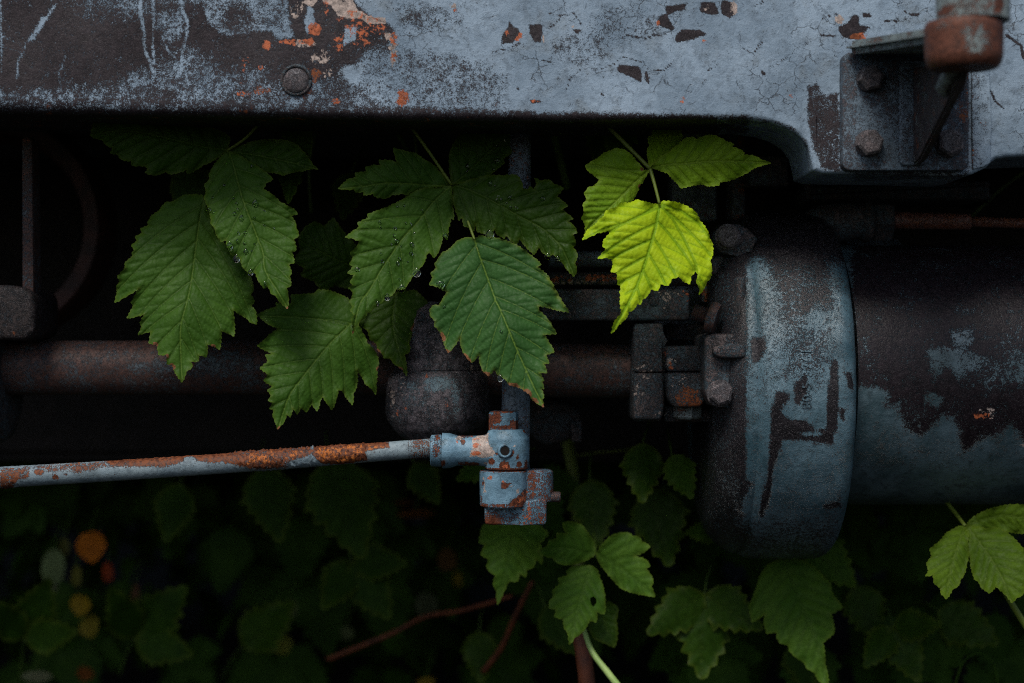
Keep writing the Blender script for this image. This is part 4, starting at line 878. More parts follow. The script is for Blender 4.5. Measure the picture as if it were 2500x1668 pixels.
leaf('leaflet', a_, r5([(935, 735), (925, 712), (860, 705), (780, 710), (740, 730), (700, 760), (640, 765), (608, 800), (590, 830), (530, 870), (500, 925), (510, 940), (445, 970), (460, 1000), (405, 1030), (420, 1060), (378, 1095), (400, 1130), (380, 1150), (385, 1180), (328, 1230), (330, 1270), (272, 1335), (290, 1370), (262, 1410), (270, 1450), (252, 1535)])
     + q4([(700, 188), (740, 165), (800, 125), (768, 180), (750, 210), (765, 230), (728, 300), (780, 290), (828, 275), (803, 330), (812, 350), (793, 397), (830, 385), (866, 375), (855, 445), (900, 450), (912, 512), (957, 508), (960, 565), (988, 568), (1010, 620), (1045, 668), (1070, 605), (1107, 575), (1095, 548), (1142, 545), (1140, 508), (1187, 522), (1190, 448), (1225, 460), (1262, 480), (1270, 373), (1310, 385), (1344, 404), (1345, 320), (1335, 248), (1370, 275), (1410, 295), (1440, 325), (1475, 334), (1465, 250), (1443, 230), (1462, 200), (1440, 165), (1457, 130), (1445, 85), (1428, 60), (1420, 20)])
     + r5([(1310, 1400), (1290, 1330), (1230, 1240), (1180, 1180), (1120, 1100), (1060, 1060), (1030, 1010), (1000, 950), (980, 870), (950, 800)]),
     r5([(935, 740), (900, 900), (870, 1120), (845, 1310), (815, 1480)]) + q4([(1040, 330), (1035, 450), (1045, 660)]), .030, -.012, LM['mid'], 8, .10, brown=[(380, 840, 12), (420, 895, 16), (520, 845, 10), (407, 870, 10)], seed=4, ang=(50, 34))
leaf('leaflet', a_, r5([(1490, 540), (1530, 640), (1545, 700), (1575, 780), (1600, 755), (1610, 720), (1640, 690), (1645, 640), (1690, 600), (1680, 570), (1700, 530), (1640, 500), (1540, 500)]), r5([(1600, 500), (1600, 600), (1575, 775)]), .045, .03, LM['dark'], 5, .08, seed=5)
leaf('leaflet', a_, r5([(1500, 120), (1640, 120), (1755, 170), (1760, 330), (1745, 430), (1700, 440), (1640, 360), (1560, 300), (1500, 200)]), r5([(1560, 130), (1640, 260), (1735, 420)]), .035, .01, LM['deep'], 5, .08, seed=6)
stalk('stalk', a_, [P(700, 240, .0), P(644, 290, -.002), P(600, 337, .004), P(556, 367, .010)], .0014, .0011, LM['stem'])
stalk('stalk', a_, [P(556, 367, .012), P(530, 430, .03), P(498, 484, .030)], .0010, .0009, LM['stemd'])

# spray B (middle)
b_ = spray(1103, 452, .01, 'dark green compound leaf beaded with drops, middle spray hanging above the rod joint')
leaf('leaflet', b_, r2([(1100, 635), (1060, 580), (1020, 540), (980, 490), (940, 460), (900, 440), (860, 410), (820, 385), (780, 380), (720, 365), (655, 350), (668, 400), (690, 460), (640, 445), (546, 443), (560, 482), (500, 480), (443, 498), (450, 530), (363, 545), (370, 575), (310, 590), (235, 663), (290, 668), (355, 665), (372, 692), (430, 685), (430, 712), (500, 700), (512, 722), (600, 738), (650, 710), (720, 700), (770, 712), (790, 690), (860, 670), (960, 650)]),
     r2([(1100, 635), (950, 637), (800, 625), (600, 620), (450, 640), (237, 662)]), .010, -.012, LM['mid'], 8, .12, seed=11)
leaf('leaflet', b_, r2([(1110, 630), (1095, 560), (1085, 480), (1090, 380), (1130, 300), (1170, 240), (1220, 200), (1300, 150), (1400, 110), (1600, 110), (1625, 200), (1600, 280), (1570, 330), (1560, 390), (1500, 430), (1510, 460), (1440, 520), (1400, 555), (1300, 590), (1200, 610)]),
     r2([(1110, 630), (1200, 560), (1350, 420), (1500, 280), (1600, 120)]), .012, .030, LM['dark'], 7, .10, seed=12)
B3 = leaf('leaflet', b_, r2([(1110, 635), (1115, 720), (1125, 790), (1145, 850), (1160, 907), (1185, 878), (1200, 950), (1245, 960), (1277, 987), (1285, 930), (1300, 990), (1345, 1002), (1400, 1020), (1432, 970), (1450, 1010), (1512, 1042), (1520, 1015), (1560, 1060), (1602, 1094), (1622, 1045), (1660, 1090), (1737, 1168), (1770, 1105), (1800, 1150), (1850, 1182), (1880, 1160), (1920, 1202), (1950, 1225), (1985, 1275), (2042, 1335), (2065, 1290), (2050, 1230), (2070, 1160), (2035, 1110), (2057, 1080), (2030, 1010), (2067, 1000), (2040, 940), (1995, 910), (2037, 890), (1990, 850), (1950, 820), (1997, 790), (1950, 750), (1910, 720), (1962, 655), (1890, 625), (1850, 590), (1790, 600), (1738, 578), (1755, 620), (1735, 665), (1700, 640), (1690, 665), (1652, 660), (1640, 600), (1602, 553), (1500, 560), (1400, 560), (1300, 580), (1200, 610)]),
     r2([(1110, 635), (1200, 655), (1350, 720), (1500, 800), (1620, 870), (1760, 940), (1850, 1010), (1950, 1120), (2040, 1325)]), .008, -.010, LM['dark'], 8, .14, amp=.003, seed=13)
B2 = leaf('leaflet', b_, r2([(1100, 640), (1000, 655), (900, 655), (800, 690), (750, 730), (700, 760), (640, 790), (580, 815), (520, 835), (458, 860), (465, 885), (383, 925), (400, 955), (345, 990), (288, 1035), (340, 1040), (400, 1060), (378, 1110), (328, 1155), (350, 1190), (322, 1240), (350, 1260), (308, 1310), (360, 1320), (328, 1380), (350, 1400), (313, 1420), (350, 1450), (340, 1500), (318, 1530)])
     + q3([(833, 240), (860, 270), (843, 300), (870, 330), (848, 350), (860, 400), (862, 458), (880, 415), (895, 388), (915, 365), (940, 350), (960, 315), (985, 310), (1000, 285)]) + r2([(540, 1540), (575, 1530), (602, 1490), (650, 1480), (682, 1430), (740, 1430), (772, 1390), (802, 1340), (832, 1310), (862, 1270), (890, 1240), (912, 1170), (935, 1148), (972, 1192), (1012, 1130), (1022, 1100), (1035, 1030), (1072, 1042), (1080, 970), (1100, 890), (1122, 902), (1115, 800), (1108, 700)]),
     r2([(1100, 640), (1030, 700), (950, 780), (850, 910), (740, 1030), (640, 1170), (560, 1290), (480, 1430), (400, 1550)]) + [(861.7, 813)], .008, -.034, LM['mid'], 8, .10, brown=[(861, 815, 12), (783, 780, 6)], seed=14)
b5o = r2([(1280, 1045), (1230, 1030), (1190, 1040), (1140, 1065), (1110, 1100), (1075, 1130), (1030, 1150), (1003, 1195), (973, 1240), (985, 1270), (943, 1310), (960, 1340), (933, 1395), (1000, 1410), (1040, 1440), (1070, 1450)]) + q3([(1495, 175), (1470, 215), (1445, 262), (1400, 263), (1378, 298), (1385, 340), (1415, 370), (1410, 400), (1450, 440), (1470, 500), (1490, 560), (1505, 588), (1540, 550), (1585, 478), (1590, 540), (1610, 590), (1640, 630), (1665, 652), (1690, 630), (1712, 598), (1720, 660), (1740, 710), (1778, 742), (1815, 698), (1840, 735), (1890, 762), (1915, 800), (1990, 820), (2050, 860), (2070, 900), (2110, 930), (2152, 952), (2140, 900), (2153, 890), (2135, 830), (2153, 830), (2140, 780), (2153, 775), (2120, 720), (2174, 720), (2150, 660), (2188, 655), (2160, 600), (2222, 578), (2190, 520), (2150, 462), (2238, 455), (2210, 410), (2180, 360), (2120, 300), (2112, 268), (2180, 280), (2250, 300), (2322, 310), (2280, 250), (2240, 210), (2252, 190), (2210, 150), (2222, 130), (2180, 90), (2182, 60)]) + r2([(1972, 1567), (1925, 1480), (1900, 1430), (1835, 1350), (1847, 1330), (1760, 1260), (1792, 1240), (1740, 1190), (1700, 1160), (1650, 1120), (1580, 1080), (1500, 1050), (1400, 1030), (1320, 1020)])
B5 = leaf('leaflet', b_, b5o, r2([(1280, 1050), (1310, 1150), (1350, 1260), (1400, 1400), (1450, 1540)]) + q3([(1830, 240), (1880, 350), (1950, 520), (2020, 680), (2090, 830), (2150, 948)]), -.008, -.050, LM['blue'], 8, .08, quilt=.0022,
     brown=[(1085, 820, 22), (1093, 862, 14), (1135, 880, 26), (1165, 910, 22), (1185, 918, 18), (1255, 940, 24), (1290, 955, 22), (1310, 975, 18), (1328, 992, 10), (1065, 770, 8)], seed=15, ang=(58, 32))
stalk('stalk', b_, [P(960, 250, .0), P(1000, 305, .0), P(1050, 375, .003), P(1103, 452, .008)], .0015, .0012, LM['stem'])
stalk('stalk', b_, [P(1103, 455, .014), P(1130, 510, .008), P(1160, 590, -.008), P(1168, 620, -.010)], .0012, .0010, LM['stem'])

# spray C (bright)
c_ = spray(1586, 412, -.02, 'bright yellow-green young compound leaf, the only glowing spray under the beam')
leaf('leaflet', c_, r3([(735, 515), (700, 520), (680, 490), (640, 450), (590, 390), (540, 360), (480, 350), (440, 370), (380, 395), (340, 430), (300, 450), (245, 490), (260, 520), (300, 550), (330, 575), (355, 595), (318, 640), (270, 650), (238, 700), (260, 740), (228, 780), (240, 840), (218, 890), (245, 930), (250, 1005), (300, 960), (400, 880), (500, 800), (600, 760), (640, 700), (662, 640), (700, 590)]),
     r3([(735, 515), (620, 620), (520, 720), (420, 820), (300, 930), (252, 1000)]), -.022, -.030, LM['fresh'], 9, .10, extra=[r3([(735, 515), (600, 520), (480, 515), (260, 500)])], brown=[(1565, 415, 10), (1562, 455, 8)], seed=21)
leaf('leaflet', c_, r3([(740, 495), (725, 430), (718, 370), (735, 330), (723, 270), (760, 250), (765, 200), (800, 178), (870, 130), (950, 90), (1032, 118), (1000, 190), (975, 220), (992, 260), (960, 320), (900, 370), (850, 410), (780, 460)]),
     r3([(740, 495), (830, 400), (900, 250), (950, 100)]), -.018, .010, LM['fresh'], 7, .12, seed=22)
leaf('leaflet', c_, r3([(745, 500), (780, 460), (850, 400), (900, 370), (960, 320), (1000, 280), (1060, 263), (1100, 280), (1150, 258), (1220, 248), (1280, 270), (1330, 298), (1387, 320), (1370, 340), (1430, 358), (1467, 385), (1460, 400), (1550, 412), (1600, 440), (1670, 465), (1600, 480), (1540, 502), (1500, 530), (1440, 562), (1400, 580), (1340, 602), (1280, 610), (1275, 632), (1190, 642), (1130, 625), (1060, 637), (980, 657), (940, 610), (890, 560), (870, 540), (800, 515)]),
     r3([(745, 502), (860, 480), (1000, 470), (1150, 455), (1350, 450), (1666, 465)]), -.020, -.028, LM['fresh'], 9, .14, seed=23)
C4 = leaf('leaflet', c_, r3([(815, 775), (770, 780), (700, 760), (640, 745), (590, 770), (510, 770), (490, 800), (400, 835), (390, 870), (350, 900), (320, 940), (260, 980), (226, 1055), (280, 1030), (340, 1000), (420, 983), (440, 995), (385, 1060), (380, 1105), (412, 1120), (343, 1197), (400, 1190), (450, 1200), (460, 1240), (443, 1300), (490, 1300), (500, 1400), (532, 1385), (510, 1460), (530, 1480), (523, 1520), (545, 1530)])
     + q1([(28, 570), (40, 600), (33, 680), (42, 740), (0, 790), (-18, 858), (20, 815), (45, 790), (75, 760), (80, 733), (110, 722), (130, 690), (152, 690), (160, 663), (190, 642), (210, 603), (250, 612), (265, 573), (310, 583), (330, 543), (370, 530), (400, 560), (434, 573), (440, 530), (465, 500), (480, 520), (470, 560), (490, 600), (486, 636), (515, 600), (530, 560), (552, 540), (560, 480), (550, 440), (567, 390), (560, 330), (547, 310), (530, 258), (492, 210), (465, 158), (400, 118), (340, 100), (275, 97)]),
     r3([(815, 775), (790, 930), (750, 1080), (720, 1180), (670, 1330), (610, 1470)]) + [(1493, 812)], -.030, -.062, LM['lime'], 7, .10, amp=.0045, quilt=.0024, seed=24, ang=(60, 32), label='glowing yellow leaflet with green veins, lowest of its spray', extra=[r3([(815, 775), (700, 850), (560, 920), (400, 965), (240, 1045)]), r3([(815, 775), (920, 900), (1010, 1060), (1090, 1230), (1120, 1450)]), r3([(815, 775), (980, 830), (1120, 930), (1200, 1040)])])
stalk('stalk', c_, [P(1440, 250, -.01), P(1482, 305, -.012), P(1540, 365, -.018), P(1587, 412, -.022)], .0019, .0016, LM['stem'])
stalk('stalk', c_, [P(1587, 412, -.022), P(1598, 450, -.027), P(1610, 498, -.032)], .0016, .0012, LM['stem'])

# leaves D
d_ = spray(850, 795, .03, 'plain green lobed leaf between the two drop-covered sprays, its tip just above the rusty rod')
D1 = leaf('leaflet', d_, q3([(215, 330), (270, 300), (345, 275), (338, 250), (400, 252), (450, 255), (443, 195), (520, 190), (600, 185), (620, 160), (700, 163), (770, 190), (830, 218), (900, 300), (900, 400), (930, 450), (960, 520), (1010, 570), (1037, 640), (1025, 700), (1020, 800), (1017, 868), (985, 825), (950, 800), (925, 750), (890, 698), (890, 800), (865, 862), (860, 938), (820, 890), (790, 840), (762, 838), (750, 900), (720, 972), (690, 930), (655, 878), (640, 920), (622, 980), (580, 928), (550, 987), (510, 958), (487, 1002), (455, 958), (440, 1022), (415, 1000), (400, 1050), (372, 1082), (355, 1103), (340, 1060), (320, 1010), (325, 970), (298, 965), (320, 920), (288, 910), (310, 870), (283, 840), (320, 810), (258, 775), (290, 730), (233, 690), (290, 642), (268, 600), (320, 590), (215, 540), (262, 500), (290, 470), (360, 420), (300, 398), (250, 360)]),
     q3([(850, 385), (760, 470), (700, 530), (600, 650), (530, 740), (430, 880), (362, 1085)]), .034, -.002, LM['mid'], 7, .08, brown=[(682, 1046, 9), (925, 900, 10)], seed=31, ang=(60, 36), extra=[q3([(850, 385), (700, 360), (500, 350), (235, 335)]), q3([(850, 385), (930, 520), (980, 680), (1015, 850)])])
stalk('stalk', d_, [P(960, 640, .075), P(900, 740, .05), P(858, 788, .035)], .0012, .0010, LM['stemd'])
e_ = spray(965, 730, .05, 'dark leaf with scorched brown edge, half hidden behind the middle spray beside the black casting')
leaf('leaflet', e_, q3([(880, 370), (960, 300), (1020, 240), (1150, 180), (1280, 160), (1372, 250), (1350, 300), (1300, 370), (1262, 430), (1240, 520), (1247, 580), (1210, 600), (1227, 742), (1190, 690), (1140, 660), (1110, 620), (1070, 622), (1060, 590), (1030, 570), (1020, 520), (980, 500), (960, 430), (900, 400)]),
     q3([(1150, 180), (1130, 380), (1170, 560), (1225, 738)]), .06, .035, LM['dark'], 7, .08, brown=[(1012, 800, 20), (920, 860, 14), (975, 905, 16), (1000, 870, 12), (940, 845, 12)], seed=32)
f_ = spray(790, 610, .08, 'dim green leaf in shadow between the left and middle sprays')
leaf('leaflet', f_, dsp([(672, 600), (690, 575), (685, 545), (700, 522), (722, 508), (745, 520), (765, 500), (782, 525), (800, 545), (822, 570), (830, 640), (800, 662), (770, 655), (740, 668), (720, 645), (690, 632), (700, 615)]), dsp([(825, 620), (760, 590), (700, 560), (680, 545)]), .08, .06, LM['dark'], 7, .08, seed=33)

# leaves E: lower, out of the focus plane
GLOW = 'leaves growing up from below'
e1 = spray(1300, 1290, .14, 'plain dark green pointed leaf hanging below the rod joint', GLOW)
leaf('leaflet', e1, q6([(70, 590), (48, 700), (85, 710), (60, 775), (110, 800), (95, 850), (117, 882), (150, 900), (135, 960), (157, 1000), (165, 1085), (200, 1010), (222, 960), (240, 938), (292, 938), (300, 890), (342, 913), (345, 870), (390, 850), (402, 800), (442, 832), (430, 700), (482, 640), (400, 570), (250, 540)]), q6([(270, 560), (240, 750), (165, 1080)]), .16, .11, LM['green'], 7, .10, 0, 6, seed=41)
e2 = spray(1455, 1356, .10, 'fresh green leaf of three leaflets and a lower one, right below the rod joint', GLOW)
leaf('leaflet', e2, q6([(770, 772), (760, 690), (720, 630), (690, 590), (640, 570), (590, 565), (563, 580), (590, 640), (528, 640), (530, 672), (478, 690), (470, 722), (408, 752), (450, 780), (500, 792), (550, 832), (600, 838), (680, 820), (740, 795)]), q6([(768, 772), (640, 740), (520, 735), (412, 752)]), .10, .075, LM['green'], 6, .10, 0, 6, seed=42)
leaf('leaflet', e2, q6([(775, 765), (820, 700), (870, 650), (950, 633), (992, 640), (1000, 655), (1042, 660), (1062, 692), (1112, 720), (1080, 752), (1010, 782), (1082, 800), (1112, 842), (1088, 860), (1110, 890), (1132, 942), (1118, 970), (1142, 1034), (1070, 1022), (1012, 1012), (930, 982), (880, 930), (830, 870), (790, 820)]), q6([(775, 768), (880, 820), (1000, 910), (1140, 1030)]), .10, .08, LM['green'], 7, .08, 0, 6, seed=43)
leaf('leaflet', e2, q6([(740, 838), (690, 838), (620, 850), (588, 880), (600, 900), (538, 920), (550, 952), (502, 1000), (512, 1030), (483, 1060), (483, 1107), (527, 1110), (518, 1160), (570, 1172), (578, 1230), (600, 1260), (610, 1334), (640, 1290), (682, 1262), (710, 1230), (735, 1180), (777, 1192), (780, 1130), (827, 1142), (832, 1080), (825, 1000), (800, 920), (780, 860)]), q6([(745, 840), (690, 1000), (650, 1150), (610, 1330)]), .098, .06, LM['green'], 8, .10, 0, 5, seed=44, hole=[(1449, 1468, 6, 12)])
leaf('leaflet', e2, q6([(730, 1230), (760, 1130), (850, 1060), (912, 1100), (900, 1180), (907, 1282), (890, 1347), (830, 1322), (760, 1290)]), q6([(800, 1080), (830, 1200), (888, 1340)]), .13, .12, LM['dark'], 5, .10, 0, 6, seed=45)
stalk('stalk', e2, [P(1450, 1300, .18), P(1454, 1340, .12), P(1455, 1360, .099)], .0014, .0012, LM['stemd'])
e3 = spray(2360, 1282, .06, 'light green three-part leaf at the right edge below the drum', GLOW)
leaf('leaflet', e3, q7([(1920, 590), (1870, 600), (1800, 640), (1762, 690), (1698, 740), (1712, 780), (1678, 830), (1692, 870), (1672, 907), (1720, 900), (1728, 952), (1765, 980), (1768, 1012), (1805, 1048), (1840, 990), (1882, 962), (1890, 930), (1912, 900), (1930, 830), (1942, 760), (1935, 700), (1940, 640)]), q7([(1922, 592), (1880, 700), (1830, 850), (1805, 1040)]), .06, .02, LM['olive'], 8, .10, .0, 5, seed=46)
leaf('leaflet', e3, q7([(1925, 590), (1960, 545), (2040, 500), (2120, 475), (2220, 460), (2330, 470), (2420, 540), (2440, 620), (2330, 640), (2240, 640), (2130, 620), (2050, 625)]), q7([(1925, 590), (2060, 545), (2200, 530), (2430, 600)]), .058, .04, LM['olive'], 8, .10, .0, 5, seed=47)
leaf('leaflet', e3, q7([(1928, 592), (2050, 610), (2130, 605), (2200, 650), (2290, 750), (2300, 850), (2283, 1010), (2262, 1035), (2240, 1040), (2210, 1072), (2170, 1020), (2110, 968), (2072, 1012), (2020, 978), (2000, 940), (1980, 930), (1955, 850), (1948, 780), (1930, 700)]), q7([(1928, 594), (2040, 740), (2130, 880), (2208, 1065)]), .058, .012, LM['olive'], 8, .09, .0, 5, seed=48)
stalk('stalk', e3, [P(2290, 1200, .10), P(2330, 1250, .08), P(2356, 1284, .06)], .0022, .0016, LM['stem'])
stalk('stalk', e3, [P(2450, 1440, .05), P(2480, 1490, .05), P(2530, 1570, .05)], .0026, .0030, LM['stem'])
e4 = spray(1915, 1370, .14, 'long green leaf hanging below the round housing', GLOW)
leaf('leaflet', e4, q7([(800, 790), (700, 830), (650, 900), (630, 970), (600, 1050), (578, 1100), (600, 1192), (680, 1140), (672, 1200), (690, 1262), (750, 1250), (752, 1290), (772, 1322), (820, 1330), (830, 1370), (862, 1402), (920, 1440), (940, 1480), (982, 1500), (1010, 1550), (1060, 1600), (1075, 1570), (1052, 1450), (1040, 1320), (1062, 1300), (1112, 1252), (1090, 1140), (1162, 1100), (1110, 1030), (1092, 1000), (1080, 940), (1050, 920), (1000, 860), (900, 800)]), q7([(800, 800), (850, 950), (930, 1150), (1010, 1350), (1065, 1590)]), .15, .10, LM['green'], 9, .12, 0, 5.5, seed=49, extra=[q7([(800, 810), (760, 950), (700, 1060), (600, 1180)])])

# generic leaves further back -------------------------------------------
def gen_outline(cx, cy, ang, L, W, rnd, lobed=True):
    pts = []; n = 15; W *= 1.15
    for side in (1, -1):
        seq = []
        for i in range(n):
            t = i / (n - 1); wv_ = W * 2.0 * t ** .5 * (1 - t) ** 1.0
            if lobed and .25 < t < .5: wv_ *= 1.12
            tooth = 1 + (.15 if i % 2 else -.10) + rnd.uniform(-.05, .05)
            seq.append((t * L + (.040 * L if i % 2 and i < n - 1 else 0), side * wv_ * tooth))
        pts += seq if side == 1 else seq[::-1][1:-1]
    c, s = math.cos(ang), math.sin(ang)
    return [(cx + x * c - y * s, cy + x * s + y * c) for x, y in pts], [(cx, cy), (cx + L * .5 * c - .03 * L * s, cy + L * .5 * s + .03 * L * c), (cx + L * c, cy + L * s)]
def small(px, py, Y, ang, L, mat, label, nl=1, group='dim leaves in the dark under the machine', g=9, parts=None, name='bramble_leaf'):
    t = empty(name, P(px, py, Y), label, 'leaf', group); rnd = random.Random(int(px * 3 + py))
    for q in range(nl):
        a = ang + (0, 62, -62)[q] + rnd.uniform(-6, 6); l_ = L * (1, .82, .8)[q]
        ol, md = gen_outline(px, py, R(a), l_, l_ * .34, rnd)
        leaf('leaflet', t, ol, md, Y, Y - .02 - .01 * q, mat, 6, .10, 0, g, seed=int(px) + q, teeth=False)
    a = R(ang + 180); stalk('stalk', t, [P(px, py, Y), P(px + 40 * math.cos(a) + 8, py + 40 * math.sin(a), Y + .015), P(px + 90 * math.cos(a) + 20, py + 90 * math.sin(a) + 20, Y + .04)], .0011, .0014, LM['stemd'], 8)
    return t
spec = [
 (1570, 1080, .17, 96, 150, 'dark', 'dim leaf left of the round housing, highest of the far leaves there', 1),
 (1640, 1110, .15, 70, 120, 'green', 'small dim leaf close to the left rim of the round housing', 1),
 (1590, 1190, .22, 72, 200, 'dark', 'very dark long leaf left of the lower part of the round housing', 1),
 (1440, 1170, .22, 80, 170, 'dark', 'dull grey-green leaf behind the upright green cane', 1),
 (1210, 1120, .17, 150, 110, 'green', 'small leaf tip showing left of the fork below the rod joint', 1),
 (1760, 1295, .20, 172, 90, 'green', 'leaf tip poking out left of the bottom of the round housing', 1),
 (1975, 1320, .20, 40, 160, 'green', 'leaf showing right of the bottom of the round housing', 1),
 (2090, 1430, .30, 70, 150, 'dark', 'shadowed leaf just right of the long leaf under the round housing', 1),
 (1720, 1450, .20, 88, 210, 'dark', 'big dim leaf at the bottom edge, first left of the long leaf', 3),
 (2180, 1530, .26, 62, 150, 'dark', 'wide dim three-part leaf at the bottom edge, right of the long leaf', 3),
 (2290, 1490, .30, 25, 170, 'dark', 'narrow pointed dim leaf near the bottom right corner', 1),
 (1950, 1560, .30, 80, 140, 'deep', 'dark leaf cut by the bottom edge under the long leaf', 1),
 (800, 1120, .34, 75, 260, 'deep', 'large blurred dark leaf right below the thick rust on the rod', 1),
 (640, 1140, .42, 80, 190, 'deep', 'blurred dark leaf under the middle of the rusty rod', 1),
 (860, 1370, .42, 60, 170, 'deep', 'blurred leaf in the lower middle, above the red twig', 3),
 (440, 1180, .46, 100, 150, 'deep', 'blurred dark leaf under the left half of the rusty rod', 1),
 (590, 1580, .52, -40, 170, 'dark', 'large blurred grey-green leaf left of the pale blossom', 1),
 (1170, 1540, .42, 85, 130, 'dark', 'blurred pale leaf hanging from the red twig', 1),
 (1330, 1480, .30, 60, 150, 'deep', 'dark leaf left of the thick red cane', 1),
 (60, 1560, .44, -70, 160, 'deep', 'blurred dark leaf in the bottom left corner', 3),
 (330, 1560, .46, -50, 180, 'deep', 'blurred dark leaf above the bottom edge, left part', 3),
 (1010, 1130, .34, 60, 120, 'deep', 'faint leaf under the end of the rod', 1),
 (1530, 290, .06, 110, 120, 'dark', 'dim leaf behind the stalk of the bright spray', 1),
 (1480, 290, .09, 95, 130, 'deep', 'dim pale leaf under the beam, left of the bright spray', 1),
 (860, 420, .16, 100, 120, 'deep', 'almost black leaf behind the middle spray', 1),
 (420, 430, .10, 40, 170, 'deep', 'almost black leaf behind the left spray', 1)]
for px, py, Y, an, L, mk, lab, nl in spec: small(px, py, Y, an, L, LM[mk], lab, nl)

# canes, stems, twig, blade
def cane(name, pts, r0, r1, mat, label, cat): 
    o = stalk(name, None, pts, r0, r1, mat); tag(o, label, cat); return o
cane('green_cane', [P(1385, 1075, .30), P(1398, 1150, .29), P(1408, 1250, .28), P(1412, 1330, .27), P(1420, 1500, .26)], .0062, .0062, LM['stem'], 'thick yellow-green cane standing behind the rod joint', 'stem')
cane('side_stem', [P(1395, 1115, .30), P(1450, 1106, .30), P(1520, 1100, .30), P(1560, 1090, .30)], .0013, .0011, LM['stem'], 'thin yellow-green side stem running right from the thick green cane', 'stem')
cane('red_cane', [P(1405, 1480, .14), P(1418, 1560, .13), P(1430, 1640, .12), P(1440, 1760, .12)], .0072, .0080, LM['red'], 'thick red-brown cane rising from the bottom edge under the fresh green leaf', 'stem')
cane('grass_blade', [P(1425, 1535, .10), P(1445, 1590, .09), P(1490, 1650, .08), P(1560, 1740, .07)], .0022, .0036, LM['blade'], 'pale green grass stalk bending right from the red cane at the bottom edge', 'grass')
cane('red_twig', [P(800, 1610, .48), P(880, 1578, .46), P(960, 1545, .45), P(1040, 1505, .44), P(1130, 1490, .42), P(1250, 1455, .38)], .0030, .0024, LM['red'], 'thin reddish twig slanting across the lower middle', 'twig')
cane('red_twig', [P(1180, 1640, .40), P(1225, 1580, .38), P(1260, 1500, .36), P(1300, 1420, .34)], .0034, .0028, LM['red'], 'reddish twig rising to the right toward the leaf below the rod joint', 'twig')
cane('leaf_stalk', [P(935, 270, .12), P(960, 310, .12), P(990, 360, .13), P(1010, 420, .14)], .0022, .0020, LM['stemd'], 'faint dark green stalk behind the middle spray, left one', 'stem')
cane('leaf_stalk', [P(1345, 290, .12), P(1358, 350, .13), P(1375, 420, .14), P(1385, 460, .15)], .0040, .0034, LM['stemd'], 'thick dim green stalk between the middle and the bright spray', 'stem')
cane('leaf_stalk', [P(2500, 420, .22), P(2440, 465, .22), P(2370, 530, .22)], .0016, .0014, LM['stemd'], 'faint green stalk slanting above the hose at the right edge', 'stem')
cane('leaf_stalk', [P(1000, 270, .06), P(1012, 330, .07), P(1020, 400, .08), P(1026, 470, .09)], .0012, .0011, LM['stemd'], 'hair-thin green stalk just right of the middle spray\'s own stalk', 'stem')
cane('leaf_stalk', [P(1690, 270, .05), P(1700, 310, .055), P(1706, 345, .06)], .0013, .0008, LM['stem'], 'short bit of green stalk hanging from the beam above the bright spray\'s right leaflet', 'stem')
cane('leaf_stalk', [P(800, 260, .12), P(770, 330, .13), P(755, 420, .14), P(760, 520, .15)], .0018, .0015, LM['stemd'], 'dim drooping stalk in the gap between the left and middle sprays', 'stem')
cane('curved_stem', [P(2330, 1680, .24), P(2350, 1620, .24), P(2385, 1596, .24), P(2425, 1620, .24), P(2440, 1700, .24)], .0012, .0010, LM['dark'], 'thin arched green stem in the bottom right corner', 'stem')

# small coloured leaves and blossom far behind, blurred
def blob(px, py, Y, r, ry, col, label, name='small_leaf', cat='leaf', rough=.5):
    rnd = random.Random(int(px)); col = tuple(c * (.62 if col[0] > .8 or col[1] > .5 else .5) for c in col); ol = [(px + r * math.cos(a) * (1 + .12 * math.sin(2 * a + px)), py + ry * math.sin(a) * (1 + .12 * math.cos(3 * a + px))) for a in [2 * math.pi * i / 16 for i in range(16)]]
    g = leafmat('tint ' + name + str(int(px)), tuple(c * .85 for c in col), col, tuple(min(1, c * 1.1) for c in col), .3, .35, rough, tip=col)
    t = empty(name, P(px, py - ry, Y), label, cat, 'small coloured leaves deep in the undergrowth')
    leaf('blade', t, ol, [(px, py - ry), (px + 2, py), (px, py + ry)], Y, Y - .012, g, 4, .10, 0, 9, teeth=False, seed=int(py))
    stalk('stalk', t, [P(px, py - ry, Y), P(px + 6, py - ry - 25, Y + .01), P(px + 20, py - ry - 60, Y + .03)], .0010, .0010, LM['stemd'], 8)
YF = .60
